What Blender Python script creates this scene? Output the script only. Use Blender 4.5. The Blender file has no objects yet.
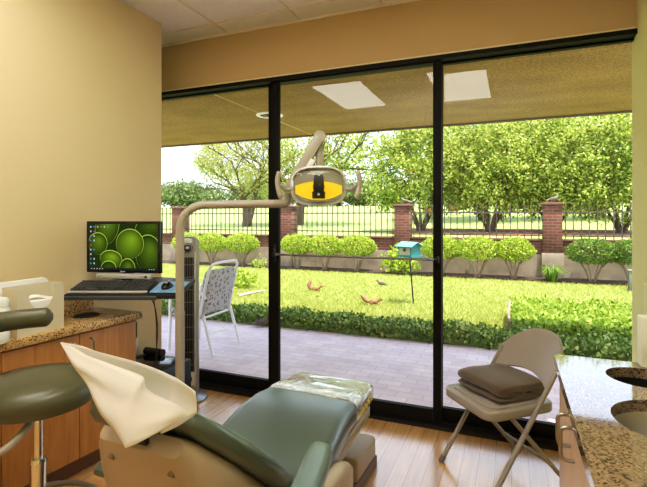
import bpy, bmesh, math, random
import numpy as np
from mathutils import Vector, Matrix, Euler
from math import pi, sin, cos, radians as R

random.seed(7)
rng = np.random.default_rng(7)
S = bpy.context.scene
C = S.collection

# ------------------------------------------------------------------ materials
def nmat(name):
    m = bpy.data.materials.new(name); m.use_nodes = True
    nt = m.node_tree
    b = nt.nodes['Principled BSDF']
    return m, nt, b

def setp(b, **k):
    for a, v in k.items():
        b.inputs[a.replace('_', ' ')].default_value = v

def plain(name, col, rough=.5, metal=0., spec=.5, noise=.0, nscale=20., bump=0., bscale=80., coat=0., sheen=0., emit=None, estr=0.):
    m, nt, b = nmat(name)
    setp(b, Roughness=rough, Metallic=metal)
    b.inputs['Base Color'].default_value = (*col, 1)
    b.inputs['Specular IOR Level'].default_value = spec
    b.inputs['Coat Weight'].default_value = coat
    b.inputs['Sheen Weight'].default_value = sheen
    if emit:
        b.inputs['Emission Color'].default_value = (*emit, 1); b.inputs['Emission Strength'].default_value = estr
    tc = nt.nodes.new('ShaderNodeTexCoord')
    if noise:
        n = nt.nodes.new('ShaderNodeTexNoise'); n.inputs['Scale'].default_value = nscale; n.inputs['Detail'].default_value = 5
        nt.links.new(tc.outputs['Object'], n.inputs['Vector'])
        mx = nt.nodes.new('ShaderNodeMix'); mx.data_type = 'RGBA'
        mx.inputs[6].default_value = (*[c * (1 - noise) for c in col], 1)
        mx.inputs[7].default_value = (*[min(1, c * (1 + noise)) for c in col], 1)
        nt.links.new(n.outputs['Fac'], mx.inputs[0]); nt.links.new(mx.outputs[2], b.inputs['Base Color'])
    if bump:
        n = nt.nodes.new('ShaderNodeTexNoise'); n.inputs['Scale'].default_value = bscale; n.inputs['Detail'].default_value = 4
        nt.links.new(tc.outputs['Object'], n.inputs['Vector'])
        bp = nt.nodes.new('ShaderNodeBump'); bp.inputs['Strength'].default_value = bump; bp.inputs['Distance'].default_value = .01
        nt.links.new(n.outputs['Fac'], bp.inputs['Height']); nt.links.new(bp.outputs['Normal'], b.inputs['Normal'])
    return m

def ramp(nt, stops):
    r = nt.nodes.new('ShaderNodeValToRGB')
    e = r.color_ramp.elements
    while len(e) < len(stops): e.new(.5)
    for i, (p, c) in enumerate(stops):
        e[i].position = p; e[i].color = (*c, 1)
    return r

def granite(name, base, mid, dark, scale=90, rough=.12):
    m, nt, b = nmat(name)
    tc = nt.nodes.new('ShaderNodeTexCoord')
    v = nt.nodes.new('ShaderNodeTexVoronoi'); v.inputs['Scale'].default_value = scale
    n = nt.nodes.new('ShaderNodeTexNoise'); n.inputs['Scale'].default_value = scale * .45; n.inputs['Detail'].default_value = 6
    nt.links.new(tc.outputs['Object'], v.inputs['Vector']); nt.links.new(tc.outputs['Object'], n.inputs['Vector'])
    sep = nt.nodes.new('ShaderNodeSeparateColor'); nt.links.new(v.outputs['Color'], sep.inputs[0])
    r = ramp(nt, [(0, dark), (.16, dark), (.2, mid), (.5, base), (.8, base), (1, [min(1, c * 1.35) for c in base])])
    nt.links.new(sep.outputs[0], r.inputs[0])
    r2 = ramp(nt, [(0, dark), (.36, mid), (.5, base), (1, base)])
    nt.links.new(n.outputs['Fac'], r2.inputs[0])
    mx = nt.nodes.new('ShaderNodeMix'); mx.data_type = 'RGBA'; mx.blend_type = 'MULTIPLY'; mx.inputs[0].default_value = .45
    nt.links.new(r.outputs[0], mx.inputs[6]); nt.links.new(r2.outputs[0], mx.inputs[7])
    nt.links.new(mx.outputs[2], b.inputs['Base Color'])
    b.inputs['Roughness'].default_value = rough
    return m

def wood(name, c1, c2, scale=(18, 18, 1.6), rough=.4):
    m, nt, b = nmat(name)
    tc = nt.nodes.new('ShaderNodeTexCoord'); mp = nt.nodes.new('ShaderNodeMapping'); mp.inputs['Scale'].default_value = scale
    n = nt.nodes.new('ShaderNodeTexNoise'); n.inputs['Scale'].default_value = 3; n.inputs['Detail'].default_value = 8; n.inputs['Distortion'].default_value = .6
    nt.links.new(tc.outputs['Object'], mp.inputs['Vector']); nt.links.new(mp.outputs[0], n.inputs['Vector'])
    r = ramp(nt, [(.3, c1), (.7, c2)])
    nt.links.new(n.outputs['Fac'], r.inputs[0]); nt.links.new(r.outputs[0], b.inputs['Base Color'])
    b.inputs['Roughness'].default_value = rough
    return m

def brick(name, c1, c2, mortar, bw, bh, ms, rot=(0, 0, 0), rough=.8, bump=.4, offset=.5, nz=.25, spec=.3):
    m, nt, b = nmat(name)
    tc = nt.nodes.new('ShaderNodeTexCoord'); mp = nt.nodes.new('ShaderNodeMapping'); mp.inputs['Rotation'].default_value = rot
    br = nt.nodes.new('ShaderNodeTexBrick')
    br.inputs['Color1'].default_value = (*c1, 1); br.inputs['Color2'].default_value = (*c2, 1); br.inputs['Mortar'].default_value = (*mortar, 1)
    br.inputs['Scale'].default_value = 1; br.inputs['Brick Width'].default_value = bw; br.inputs['Row Height'].default_value = bh
    br.inputs['Mortar Size'].default_value = ms; br.offset = offset
    nt.links.new(tc.outputs['Object'], mp.inputs['Vector']); nt.links.new(mp.outputs[0], br.inputs['Vector'])
    n = nt.nodes.new('ShaderNodeTexNoise'); n.inputs['Scale'].default_value = 4; n.inputs['Detail'].default_value = 8
    nt.links.new(tc.outputs['Object'], n.inputs['Vector'])
    r = ramp(nt, [(.3, (1 - nz,) * 3), (.7, (1, 1, 1))]); nt.links.new(n.outputs['Fac'], r.inputs[0])
    mx = nt.nodes.new('ShaderNodeMix'); mx.data_type = 'RGBA'; mx.blend_type = 'MULTIPLY'; mx.inputs[0].default_value = 1
    nt.links.new(br.outputs['Color'], mx.inputs[6]); nt.links.new(r.outputs[0], mx.inputs[7]); nt.links.new(mx.outputs[2], b.inputs['Base Color'])
    bp = nt.nodes.new('ShaderNodeBump'); bp.inputs['Strength'].default_value = bump; bp.inputs['Distance'].default_value = .006; bp.invert = True
    nt.links.new(br.outputs['Fac'], bp.inputs['Height']); nt.links.new(bp.outputs[0], b.inputs['Normal'])
    b.inputs['Roughness'].default_value = rough; b.inputs['Specular IOR Level'].default_value = spec
    return m

def leafmat(name, stops, trans=.35, rough=.45):
    m = bpy.data.materials.new(name); m.use_nodes = True; nt = m.node_tree
    b = nt.nodes['Principled BSDF']; out = nt.nodes['Material Output']
    g = nt.nodes.new('ShaderNodeNewGeometry'); r = ramp(nt, stops)
    nt.links.new(g.outputs['Random Per Island'], r.inputs[0]); nt.links.new(r.outputs[0], b.inputs['Base Color'])
    b.inputs['Roughness'].default_value = rough; b.inputs['Specular IOR Level'].default_value = .35
    tr = nt.nodes.new('ShaderNodeBsdfTranslucent'); nt.links.new(r.outputs[0], tr.inputs['Color'])
    mx = nt.nodes.new('ShaderNodeMixShader'); mx.inputs[0].default_value = trans
    nt.links.new(b.outputs[0], mx.inputs[1]); nt.links.new(tr.outputs[0], mx.inputs[2]); nt.links.new(mx.outputs[0], out.inputs['Surface'])
    return m

def glassmat(name, tint=(.97, .98, .97), f0=.042, rough=0., gl=1.0):
    m = bpy.data.materials.new(name); m.use_nodes = True; nt = m.node_tree; out = nt.nodes['Material Output']
    nt.nodes.remove(nt.nodes['Principled BSDF'])
    t = nt.nodes.new('ShaderNodeBsdfTransparent'); t.inputs[0].default_value = (*tint, 1)
    g = nt.nodes.new('ShaderNodeBsdfGlossy'); g.inputs['Roughness'].default_value = rough; g.inputs['Color'].default_value = (gl, gl, gl, 1)
    lw = nt.nodes.new('ShaderNodeLayerWeight'); lw.inputs['Blend'].default_value = .5
    p = nt.nodes.new('ShaderNodeMath'); p.operation = 'POWER'; p.inputs[1].default_value = 5
    nt.links.new(lw.outputs['Facing'], p.inputs[0])
    ma = nt.nodes.new('ShaderNodeMath'); ma.operation = 'MULTIPLY_ADD'; ma.inputs[1].default_value = 1 - f0; ma.inputs[2].default_value = f0
    nt.links.new(p.outputs[0], ma.inputs[0])
    mx = nt.nodes.new('ShaderNodeMixShader'); nt.links.new(ma.outputs[0], mx.inputs[0])
    nt.links.new(t.outputs[0], mx.inputs[1]); nt.links.new(g.outputs[0], mx.inputs[2]); nt.links.new(mx.outputs[0], out.inputs['Surface'])
    return m

def emis(name, col, s):
    m = bpy.data.materials.new(name); m.use_nodes = True; nt = m.node_tree
    nt.nodes.remove(nt.nodes['Principled BSDF'])
    e = nt.nodes.new('ShaderNodeEmission'); e.inputs[0].default_value = (*col, 1); e.inputs[1].default_value = s
    nt.links.new(e.outputs[0], nt.nodes['Material Output'].inputs['Surface'])
    return m

# ------------------------------------------------------------------ mesh builder
def basis(d):
    d = d.normalized()
    a = Vector((0, 0, 1)) if abs(d.z) < .95 else Vector((1, 0, 0))
    u = d.cross(a).normalized(); v = u.cross(d).normalized()
    return u, v

class MB:
    def __init__(s): s.bm = bmesh.new(); s.mi = 0
    def _merge(s, b2, mat=None):
        for f in b2.faces: f.material_index = s.mi
        me = bpy.data.meshes.new('t'); 
        if mat is not None: bmesh.ops.transform(b2, matrix=mat, verts=b2.verts)
        b2.to_mesh(me); b2.free(); s.bm.from_mesh(me); bpy.data.meshes.remove(me)
        return s
    def box(s, c, size, rot=(0, 0, 0), bev=0., seg=2, taper=None):
        b = bmesh.new(); bmesh.ops.create_cube(b, size=1)
        for v in b.verts:
            v.co = Vector((v.co.x * size[0], v.co.y * size[1], v.co.z * size[2]))
            if taper and v.co.z > 0: v.co.x *= taper; v.co.y *= taper
        if bev: bmesh.ops.bevel(b, geom=b.edges[:], offset=bev, segments=seg, profile=.5, affect='EDGES')
        return s._merge(b, Matrix.Translation(c) @ Euler(rot).to_matrix().to_4x4())
    def cyl(s, p0, p1, r0, r1=None, seg=16, cap=True):
        r1 = r0 if r1 is None else r1
        return s.tube([p0, p1], [r0, r1], seg, cap)
    def tube(s, pts, r, seg=10, cap=True, closed=False, flat=1.0):
        pts = [Vector(p) for p in pts]; n = len(pts)
        rs = r if isinstance(r, (list, tuple)) else [r] * n
        b = bmesh.new(); rings = []; u = None
        for i, p in enumerate(pts):
            if closed: d = pts[(i + 1) % n] - pts[i - 1]
            else: d = (pts[min(i + 1, n - 1)] - pts[max(i - 1, 0)])
            d = d.normalized()
            if u is None: u, v = basis(d)
            else:
                u = (u - d * u.dot(d)).normalized(); v = d.cross(u)
            if n == 2 or True: v = d.cross(u)
            rings.append([b.verts.new(p + (u * cos(2 * pi * k / seg) + v * sin(2 * pi * k / seg) * flat) * rs[i]) for k in range(seg)])
        m = n if closed else n - 1
        for i in range(m):
            a, c = rings[i], rings[(i + 1) % n]
            for k in range(seg): b.faces.new((a[k], a[(k + 1) % seg], c[(k + 1) % seg], c[k]))
        if cap and not closed:
            b.faces.new(rings[0][::-1]); b.faces.new(rings[-1])
        bmesh.ops.recalc_face_normals(b, faces=b.faces)
        return s._merge(b)
    def lathe(s, prof, c=(0, 0, 0), seg=32, mat=None):
        b = bmesh.new(); rings = []
        for (r, z) in prof:
            if r < 1e-5: rings.append([b.verts.new((0, 0, z))])
            else: rings.append([b.verts.new((r * cos(2 * pi * k / seg), r * sin(2 * pi * k / seg), z)) for k in range(seg)])
        for a, d in zip(rings, rings[1:]):
            for k in range(seg):
                k2 = (k + 1) % seg
                if len(a) == 1 and len(d) == 1: continue
                if len(a) == 1: b.faces.new((a[0], d[k], d[k2]))
                elif len(d) == 1: b.faces.new((a[k], a[k2], d[0]))
                else: b.faces.new((a[k], a[k2], d[k2], d[k]))
        bmesh.ops.recalc_face_normals(b, faces=b.faces)
        M = Matrix.Translation(c)
        if mat is not None: M = M @ mat
        return s._merge(b, M)
    def prism(s, poly, z0, z1, M=None, bev=0., seg=2):
        b = bmesh.new()
        lo = [b.verts.new((x, y, z0)) for x, y in poly]; hi = [b.verts.new((x, y, z1)) for x, y in poly]
        n = len(poly)
        b.faces.new(lo[::-1]); b.faces.new(hi)
        for k in range(n): b.faces.new((lo[k], lo[(k + 1) % n], hi[(k + 1) % n], hi[k]))
        bmesh.ops.recalc_face_normals(b, faces=b.faces)
        if bev:
            es = [e for e in b.edges if abs(e.verts[0].co.z - e.verts[1].co.z) < 1e-6]
            bmesh.ops.bevel(b, geom=es, offset=bev, segments=seg, profile=.5, affect='EDGES')
        return s._merge(b, M)
    def sphere(s, c, r, sc=(1, 1, 1), rot=(0, 0, 0), seg=16):
        b = bmesh.new(); bmesh.ops.create_uvsphere(b, u_segments=seg, v_segments=max(6, seg // 2), radius=r)
        for v in b.verts: v.co = Vector((v.co.x * sc[0], v.co.y * sc[1], v.co.z * sc[2]))
        return s._merge(b, Matrix.Translation(c) @ Euler(rot).to_matrix().to_4x4())
    def faces(s, verts, faces):
        b = bmesh.new(); vs = [b.verts.new(v) for v in verts]
        for f in faces: b.faces.new([vs[i] for i in f])
        return s._merge(b)
    def loft(s, rings, cap=True):
        b = bmesh.new(); rr = [[b.verts.new(p) for p in ring] for ring in rings]; n = len(rr[0])
        for a, c in zip(rr, rr[1:]):
            for k in range(n): b.faces.new((a[k], a[(k + 1) % n], c[(k + 1) % n], c[k]))
        if cap: b.faces.new(rr[0][::-1]); b.faces.new(rr[-1])
        bmesh.ops.recalc_face_normals(b, faces=b.faces)
        return s._merge(b)
    def build(s, name, mats, parent=None, smooth=True, ang=40):
        me = bpy.data.meshes.new(name); s.bm.to_mesh(me); s.bm.free()
        o = bpy.data.objects.new(name, me); C.objects.link(o)
        for m in (mats if isinstance(mats, (list, tuple)) else [mats]): me.materials.append(m)
        if parent is not None: o.parent = parent
        if smooth and len(me.polygons):
            me.polygons.foreach_set('use_smooth', [True] * len(me.polygons))
            try: me.set_sharp_from_angle(angle=R(ang))
            except Exception: pass
        return o

def tag(o, label=None, cat=None, group=None, kind=None):
    if label: o['label'] = label
    if cat: o['category'] = cat
    if group: o['group'] = group
    if kind: o['kind'] = kind
    return o
def thing(name, label, cat, loc=(0, 0, 0), rotz=0, group=None):
    o = bpy.data.objects.new(name, None); C.objects.link(o); o.empty_display_size = .1
    o.location = loc; o.rotation_euler = (0, 0, rotz)
    return tag(o, label, cat, group)
def struct(o): o['kind'] = 'structure'; return o
def mb(): return MB()
def rrect(w, h, r, n=5, cx=0, cy=0):
    p = []
    for (sx, sy, a0) in ((1, 1, 0), (-1, 1, 90), (-1, -1, 180), (1, -1, 270)):
        for k in range(n + 1):
            a = R(a0 + 90 * k / n); p.append((cx + sx * (w / 2 - r) + r * cos(a), cy + sy * (h / 2 - r) + r * sin(a)))
    return p
def bez(pts, n=12):
    """Catmull-Rom through points"""
    P = [Vector(p) for p in pts]; P = [P[0] * 2 - P[1]] + P + [P[-1] * 2 - P[-2]]; out = []
    for i in range(1, len(P) - 2):
        for k in range(n):
            t = k / n; a, b, c, d = P[i - 1:i + 3]
            out.append(.5 * ((2 * b) + (c - a) * t + (2 * a - 5 * b + 4 * c - d) * t * t + (3 * b - a - 3 * c + d) * t ** 3))
    out.append(P[-2]); return out
def npmesh(name, V, nper, mat, parent=None):
    """V: (N*nper,3) verts, every nper verts one face"""
    n = len(V) // nper
    me = bpy.data.meshes.new(name)
    me.vertices.add(len(V)); me.vertices.foreach_set('co', V.astype(np.float32).ravel())
    me.loops.add(len(V)); me.loops.foreach_set('vertex_index', np.arange(len(V), dtype=np.int32))
    me.polygons.add(n); me.polygons.foreach_set('loop_start', np.arange(0, len(V), nper, dtype=np.int32))
    try: me.polygons.foreach_set('loop_total', np.full(n, nper, dtype=np.int32))
    except Exception: pass
    me.update(calc_edges=True); me.validate()
    o = bpy.data.objects.new(name, me); C.objects.link(o); me.materials.append(mat)
    if parent is not None: o.parent = parent
    return o
def leaves(P, size, asp=.5, up=0.3, jit=.4, droop=None):
    """diamond leaves at points P -> verts (n*4,3)"""
    n = len(P)
    d = rng.normal(size=(n, 3)); d[:, 2] += up if droop is None else droop
    d /= np.linalg.norm(d, axis=1)[:, None]
    a = rng.normal(size=(n, 3)); s = np.cross(d, a); s /= np.linalg.norm(s, axis=1)[:, None]
    L = size * (1 + jit * (rng.random(n) - .5) * 2)[:, None]
    V = np.empty((n, 4, 3))
    V[:, 0] = P; V[:, 1] = P + d * L * .5 + s * L * asp * .5; V[:, 2] = P + d * L; V[:, 3] = P + d * L * .5 - s * L * asp * .5
    return V.reshape(-1, 3)
def clump_points(c, rad, nclump, per, spread, shell=.55, lumps=.0):
    u = rng.normal(size=(nclump, 3)); u /= np.linalg.norm(u, axis=1)[:, None]
    r = shell + (1 - shell) * rng.random(nclump) ** .6
    cc = np.array(c) + u * r[:, None] * np.array(rad)
    P = np.repeat(cc, per, axis=0) + rng.normal(size=(nclump * per, 3)) * spread
    return P

# ------------------------------------------------------------------ palette
M = {}
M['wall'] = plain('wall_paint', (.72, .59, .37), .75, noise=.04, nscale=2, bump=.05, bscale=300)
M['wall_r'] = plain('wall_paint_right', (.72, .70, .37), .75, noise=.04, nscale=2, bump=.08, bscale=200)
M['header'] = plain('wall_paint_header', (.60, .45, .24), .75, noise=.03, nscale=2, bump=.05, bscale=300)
M['ceil'] = plain('ceiling_tile', (.93, .86, .79), .9, noise=.08, nscale=60, bump=.6, bscale=120)
M['ceil'] = plain('ceiling_tile', (.96, .90, .83), .9, noise=.22, nscale=110, bump=.8, bscale=140)
M['tbar'] = plain('ceiling_grid', (.78, .70, .61), .6)
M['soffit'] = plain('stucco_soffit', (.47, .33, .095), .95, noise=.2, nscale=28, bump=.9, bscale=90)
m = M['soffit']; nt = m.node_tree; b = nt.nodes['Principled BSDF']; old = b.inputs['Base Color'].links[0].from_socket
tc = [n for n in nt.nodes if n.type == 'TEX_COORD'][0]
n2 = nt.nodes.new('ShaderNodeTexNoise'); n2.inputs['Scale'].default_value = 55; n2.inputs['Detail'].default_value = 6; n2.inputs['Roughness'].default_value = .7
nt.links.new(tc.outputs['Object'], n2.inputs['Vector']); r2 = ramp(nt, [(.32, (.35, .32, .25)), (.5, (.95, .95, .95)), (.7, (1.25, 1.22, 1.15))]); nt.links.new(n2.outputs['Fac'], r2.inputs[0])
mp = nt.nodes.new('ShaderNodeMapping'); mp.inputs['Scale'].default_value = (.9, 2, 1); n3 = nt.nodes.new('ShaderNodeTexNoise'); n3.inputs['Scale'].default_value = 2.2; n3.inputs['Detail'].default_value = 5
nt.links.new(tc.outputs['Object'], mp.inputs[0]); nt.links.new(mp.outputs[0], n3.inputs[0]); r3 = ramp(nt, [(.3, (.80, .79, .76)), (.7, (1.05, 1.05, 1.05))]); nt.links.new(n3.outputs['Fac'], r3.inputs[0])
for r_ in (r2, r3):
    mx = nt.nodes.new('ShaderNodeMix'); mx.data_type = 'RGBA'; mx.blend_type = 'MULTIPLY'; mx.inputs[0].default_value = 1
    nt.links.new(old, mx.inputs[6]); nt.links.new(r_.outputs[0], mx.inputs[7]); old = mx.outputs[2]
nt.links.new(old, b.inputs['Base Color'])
M['bronze'] = plain('bronze_frame', (.012, .010, .008), .5, metal=0, spec=.15)
M['track'] = plain('track_metal', (.03, .027, .025), .4, metal=.5)
M['glass'] = glassmat('window_glass')
M['dark'] = plain('dark_gap', (.01, .01, .01), .6)
M['black'] = plain('black_plastic', (.012, .012, .014), .4)
M['blackgloss'] = plain('black_gloss', (.01, .01, .012), .15)
M['chrome'] = plain('chrome', (.75, .74, .74), .12, metal=1)
M['steel'] = plain('brushed_steel', (.55, .54, .50), .35, metal=1)
M['nickel'] = plain('satin_nickel', (.45, .42, .38), .3, metal=1)
M['vinyl'] = plain('green_vinyl', (.085, .118, .092), .28, spec=.8, noise=.12, nscale=5, bump=.08, bscale=220)
M['vinyl'].node_tree.nodes['Principled BSDF'].inputs['Coat Weight'].default_value = .35
M['vinyl'].node_tree.nodes['Principled BSDF'].inputs['Coat Roughness'].default_value = .3
M['vinyl_stool'] = plain('olive_vinyl', (.10, .10, .055), .28, noise=.15, nscale=8, bump=.10, bscale=90)
M['beige'] = plain('beige_plastic', (.44, .365, .265), .4, noise=.03)
M['beige_metal'] = plain('beige_enamel', (.40, .365, .305), .35)
M['beige_pale'] = plain('pale_enamel', (.74, .71, .64), .35)
M['paper'] = plain('paper', (.86, .82, .76), .8, noise=.04, nscale=6, bump=.12, bscale=14)
def add_trans(m, col, f):
    nt = m.node_tree; b = nt.nodes['Principled BSDF']; tr = nt.nodes.new('ShaderNodeBsdfTranslucent'); tr.inputs[0].default_value = (*col, 1)
    mx = nt.nodes.new('ShaderNodeMixShader'); mx.inputs[0].default_value = f
    nt.links.new(b.outputs[0], mx.inputs[1]); nt.links.new(tr.outputs[0], mx.inputs[2]); nt.links.new(mx.outputs[0], nt.nodes['Material Output'].inputs['Surface'])
add_trans(M['paper'], (.95, .93, .9), .55)
M['white'] = plain('white_plastic', (.82, .82, .78), .4)
M['ivory'] = plain('ivory_plastic', (.8, .72, .55), .4)
M['silver'] = plain('silver_plastic', (.52, .52, .51), .35, metal=.1)
M['grayplas'] = plain('grey_plastic', (.24, .23, .22), .35, metal=.4)
M['fan_body'] = plain('fan_silver', (.36, .34, .31), .35, metal=.3)
M['granite'] = granite('granite_brown', (.66, .49, .25), (.50, .34, .16), (.13, .085, .045), 190, .2)
M['granite_r'] = granite('granite_right', (.42, .325, .235), (.27, .20, .145), (.09, .07, .055), 230, .07)
b = M['granite_r'].node_tree.nodes['Principled BSDF']; b.inputs['Coat Weight'].default_value = 1; b.inputs['Coat IOR'].default_value = 1.65; b.inputs['Coat Roughness'].default_value = .04
M['cab'] = wood('cabinet_maple', (.40, .175, .042), (.53, .26, .074), (14, 14, 1.2), .4)
M['cab_edge'] = wood('cabinet_side', (.30, .13, .035), (.38, .17, .05), (14, 14, 1.2), .5)
M['cab_r'] = wood('cabinet_pale', (.52, .36, .24), (.60, .43, .30), (14, 14, 1.2), .4)
M['chairpaint'] = plain('tan_enamel', (.385, .345, .305), .4, noise=.03)
M['chairdark'] = plain('tan_enamel_tube', (.345, .31, .27), .35)
M['rubber'] = plain('rubber', (.20, .17, .145), .7)
M['blanket'] = plain('blanket_wool', (.135, .098, .066), .95, noise=.15, nscale=90, bump=.35, bscale=260, sheen=.4)
M['patio'] = brick('patio_brick', (.78, .68, .73), (.69, .58, .64), (.58, .51, .58), .21, .105, .006, rot=(0, 0, R(0)), rough=.6, bump=.3, nz=.18)
M['redbrick'] = brick('red_brick', (.17, .062, .042), (.105, .042, .03), (.16, .115, .095), .20, .07, .01, rot=(R(90), 0, 0), rough=.9, bump=.5)
M['concrete'] = plain('concrete', (.25, .205, .155), .9, noise=.6, nscale=3, bump=.4, bscale=12)
M['cap'] = plain('cap_brick', (.14, .07, .05), .9, noise=.3, nscale=12, bump=.4, bscale=30)
M['iron'] = plain('painted_iron', (.075, .06, .05), .6, noise=.2, nscale=10)
M['mulch'] = plain('mulch', (.045, .028, .02), 1, noise=.5, nscale=20, bump=1, bscale=40)
M['redsoil'] = plain('red_soil', (.20, .085, .045), 1, noise=.4, nscale=10, bump=1, bscale=20)
M['lawn'] = plain('lawn_ground', (.20, .24, .045), .95, noise=.35, nscale=3, bump=.8, bscale=60)
M['farlawn'] = plain('far_lawn', (.26, .36, .085), .95, noise=.3, nscale=1.2, bump=.3, bscale=20)
M['bark'] = plain('bark', (.085, .06, .045), .95, noise=.4, nscale=15, bump=.8, bscale=40)
M['bark_pale'] = plain('bark_pale', (.20, .15, .11), .95, noise=.4, nscale=15, bump=.8, bscale=40)
M['grass'] = leafmat('grass_blades', [(0, (.24, .30, .055)), (.5, (.41, .46, .11)), (1, (.58, .58, .24))], .4)
M['lf_tree'] = leafmat('leaf_crape', [(0, (.06, .105, .018)), (.35, (.24, .33, .05)), (.75, (.48, .55, .12)), (1, (.68, .72, .25))], .5)
M['lf_mesq'] = leafmat('leaf_mesquite', [(0, (.22, .26, .05)), (.5, (.40, .43, .11)), (1, (.60, .60, .24))], .5)
M['lf_far'] = leafmat('leaf_far', [(0, (.09, .13, .05)), (.5, (.16, .21, .08)), (1, (.25, .31, .13))], .4)
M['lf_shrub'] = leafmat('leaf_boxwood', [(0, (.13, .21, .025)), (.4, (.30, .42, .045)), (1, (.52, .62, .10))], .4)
M['lf_shade'] = leafmat('leaf_boxwood_shade', [(0, (.05, .10, .018)), (.5, (.12, .21, .035)), (1, (.24, .35, .06))], .4)  # darker copy of the boxwood leaf, shade put into its colour
M['lf_ivy'] = leafmat('leaf_ivy', [(0, (.065, .12, .02)), (.5, (.20, .32, .06)), (1, (.48, .58, .22))], .25, .3)
M['lf_cover'] = leafmat('leaf_groundcover', [(0, (.10, .18, .02)), (.4, (.30, .44, .05)), (1, (.56, .66, .17))], .45)
M['flower'] = plain('flower_red', (.8, .12, .03), .6)

# ------------------------------------------------------------------ room shell
LX, LEND, WY, RX, CZ = -2.38, 2.633, 2.97, 0.634, 2.78
HB = 2.387
YB = -1.7
AX = -3.3
struct(mb().box(((AX - .3 + RX + .2) / 2, (YB + WY) / 2 + .04, -.06), (RX + .2 - AX + .3, WY - YB + .12, .12)).build('floor', None or plain('tmp', (1, 1, 1)), smooth=False))
fl = bpy.data.objects['floor']
m, nt, b = nmat('floor_planks')
tc = nt.nodes.new('ShaderNodeTexCoord'); mp = nt.nodes.new('ShaderNodeMapping'); mp.inputs['Rotation'].default_value = (0, 0, R(90))
br = nt.nodes.new('ShaderNodeTexBrick'); br.inputs['Scale'].default_value = 1; br.inputs['Brick Width'].default_value = 1.1; br.inputs['Row Height'].default_value = .085
br.inputs['Mortar Size'].default_value = .0014; br.inputs['Color1'].default_value = (.74, .46, .20, 1); br.inputs['Color2'].default_value = (.64, .38, .15, 1); br.inputs['Mortar'].default_value = (.24, .12, .05, 1)
n = nt.nodes.new('ShaderNodeTexNoise'); mp2 = nt.nodes.new('ShaderNodeMapping'); mp2.inputs['Scale'].default_value = (30, 2, 1)
n.inputs['Scale'].default_value = 2; n.inputs['Detail'].default_value = 7
nt.links.new(tc.outputs['Object'], mp.inputs[0]); nt.links.new(mp.outputs[0], br.inputs[0]); nt.links.new(tc.outputs['Object'], mp2.inputs[0]); nt.links.new(mp2.outputs[0], n.inputs[0])
r = ramp(nt, [(.3, (.8, .8, .8)), (.7, (1.1, 1.1, 1.1))]); nt.links.new(n.outputs['Fac'], r.inputs[0])
mx = nt.nodes.new('ShaderNodeMix'); mx.data_type = 'RGBA'; mx.blend_type = 'MULTIPLY'; mx.inputs[0].default_value = 1
nt.links.new(br.outputs['Color'], mx.inputs[6]); nt.links.new(r.outputs[0], mx.inputs[7]); nt.links.new(mx.outputs[2], b.inputs['Base Color'])
b.inputs['Roughness'].default_value = .26; b.inputs['Specular IOR Level'].default_value = 1.0; b.inputs['Coat Weight'].default_value = 1.0; b.inputs['Coat Roughness'].default_value = .22; b.inputs['Coat IOR'].default_value = 1.7
fl.data.materials[0] = m

struct(mb().box(((AX + LX) / 2, (YB + LEND) / 2, CZ / 2), (LX - AX, LEND - YB, CZ)).build('wall_left', M['wall'], smooth=False))
struct(mb().box((AX - .05, (LEND + WY) / 2, CZ / 2), (.1, WY - LEND + .1, CZ)).build('wall_alcove', M['wall'], smooth=False))
struct(mb().box((RX + .1, (YB + WY + .1) / 2, CZ / 2), (.2, WY + .1 - YB, CZ)).build('wall_right', M['wall_r'], smooth=False))
struct(mb().box(((LX + RX) / 2, YB - .05, CZ / 2), (RX - LX + .4, .1, CZ)).build('wall_back', M['wall'], smooth=False))
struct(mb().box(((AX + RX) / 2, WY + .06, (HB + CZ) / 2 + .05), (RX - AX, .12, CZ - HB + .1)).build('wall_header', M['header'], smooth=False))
struct(mb().box(((AX + RX) / 2, (YB + WY) / 2, CZ + .06), (RX - AX + .6, WY - YB + .2, .12)).build('ceiling', M['ceil'], smooth=False))
g = mb()
x = -2.02 - .61
for k in range(6):
    xx = -2.02 + .61 * (k - 1)
    if xx > LX + .02 and xx < RX: g.box((xx, (YB + WY) / 2, CZ - .003), (.012, WY - YB, .006))
for k in range(8):
    yy = 2.78 - .61 * k
    if yy > YB: g.box(((LX + RX) / 2, yy, CZ - .003), (RX - LX, .012, .006))
g.box(((AX + RX) / 2, WY - .006, CZ - .008), (RX - AX, .012, .016))
struct(g.build('trim_1', M['tbar'], smooth=False))
# thin bright bead under the header
struct(mb().box(((AX + RX) / 2, WY - .008, HB + .006), (RX - AX, .016, .012)).build('trim_2', plain('bead', (.75, .66, .42), .4), smooth=False))

# ceiling lights (seen mirrored in the glass)
M['troffer'] = emis('troffer_diffuser', (1, .96, .88), 9.5)
for i, (tx, lab) in enumerate([(-1.72, 'fluorescent ceiling panel whose reflection hangs in the middle glass pane'), (-.5, 'fluorescent ceiling panel whose reflection hangs behind the slim right mullion')]):
    t = thing('ceiling_light', lab, 'ceiling light', (tx, .96, CZ), group='fluorescent ceiling panels')
    g = mb()
    for (c, s) in (((-.29, 0, -.012), (.03, 1.2, .024)), ((.29, 0, -.012), (.03, 1.2, .024)), ((0, .585, -.012), (.55, .03, .024)), ((0, -.585, -.012), (.55, .03, .024))): g.box(c, s)
    g.build('frame', M['white'], t, smooth=False)
    mb().box((0, 0, -.008), (.55, 1.14, .006)).build('diffuser', M['troffer'], t, smooth=False)

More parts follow.
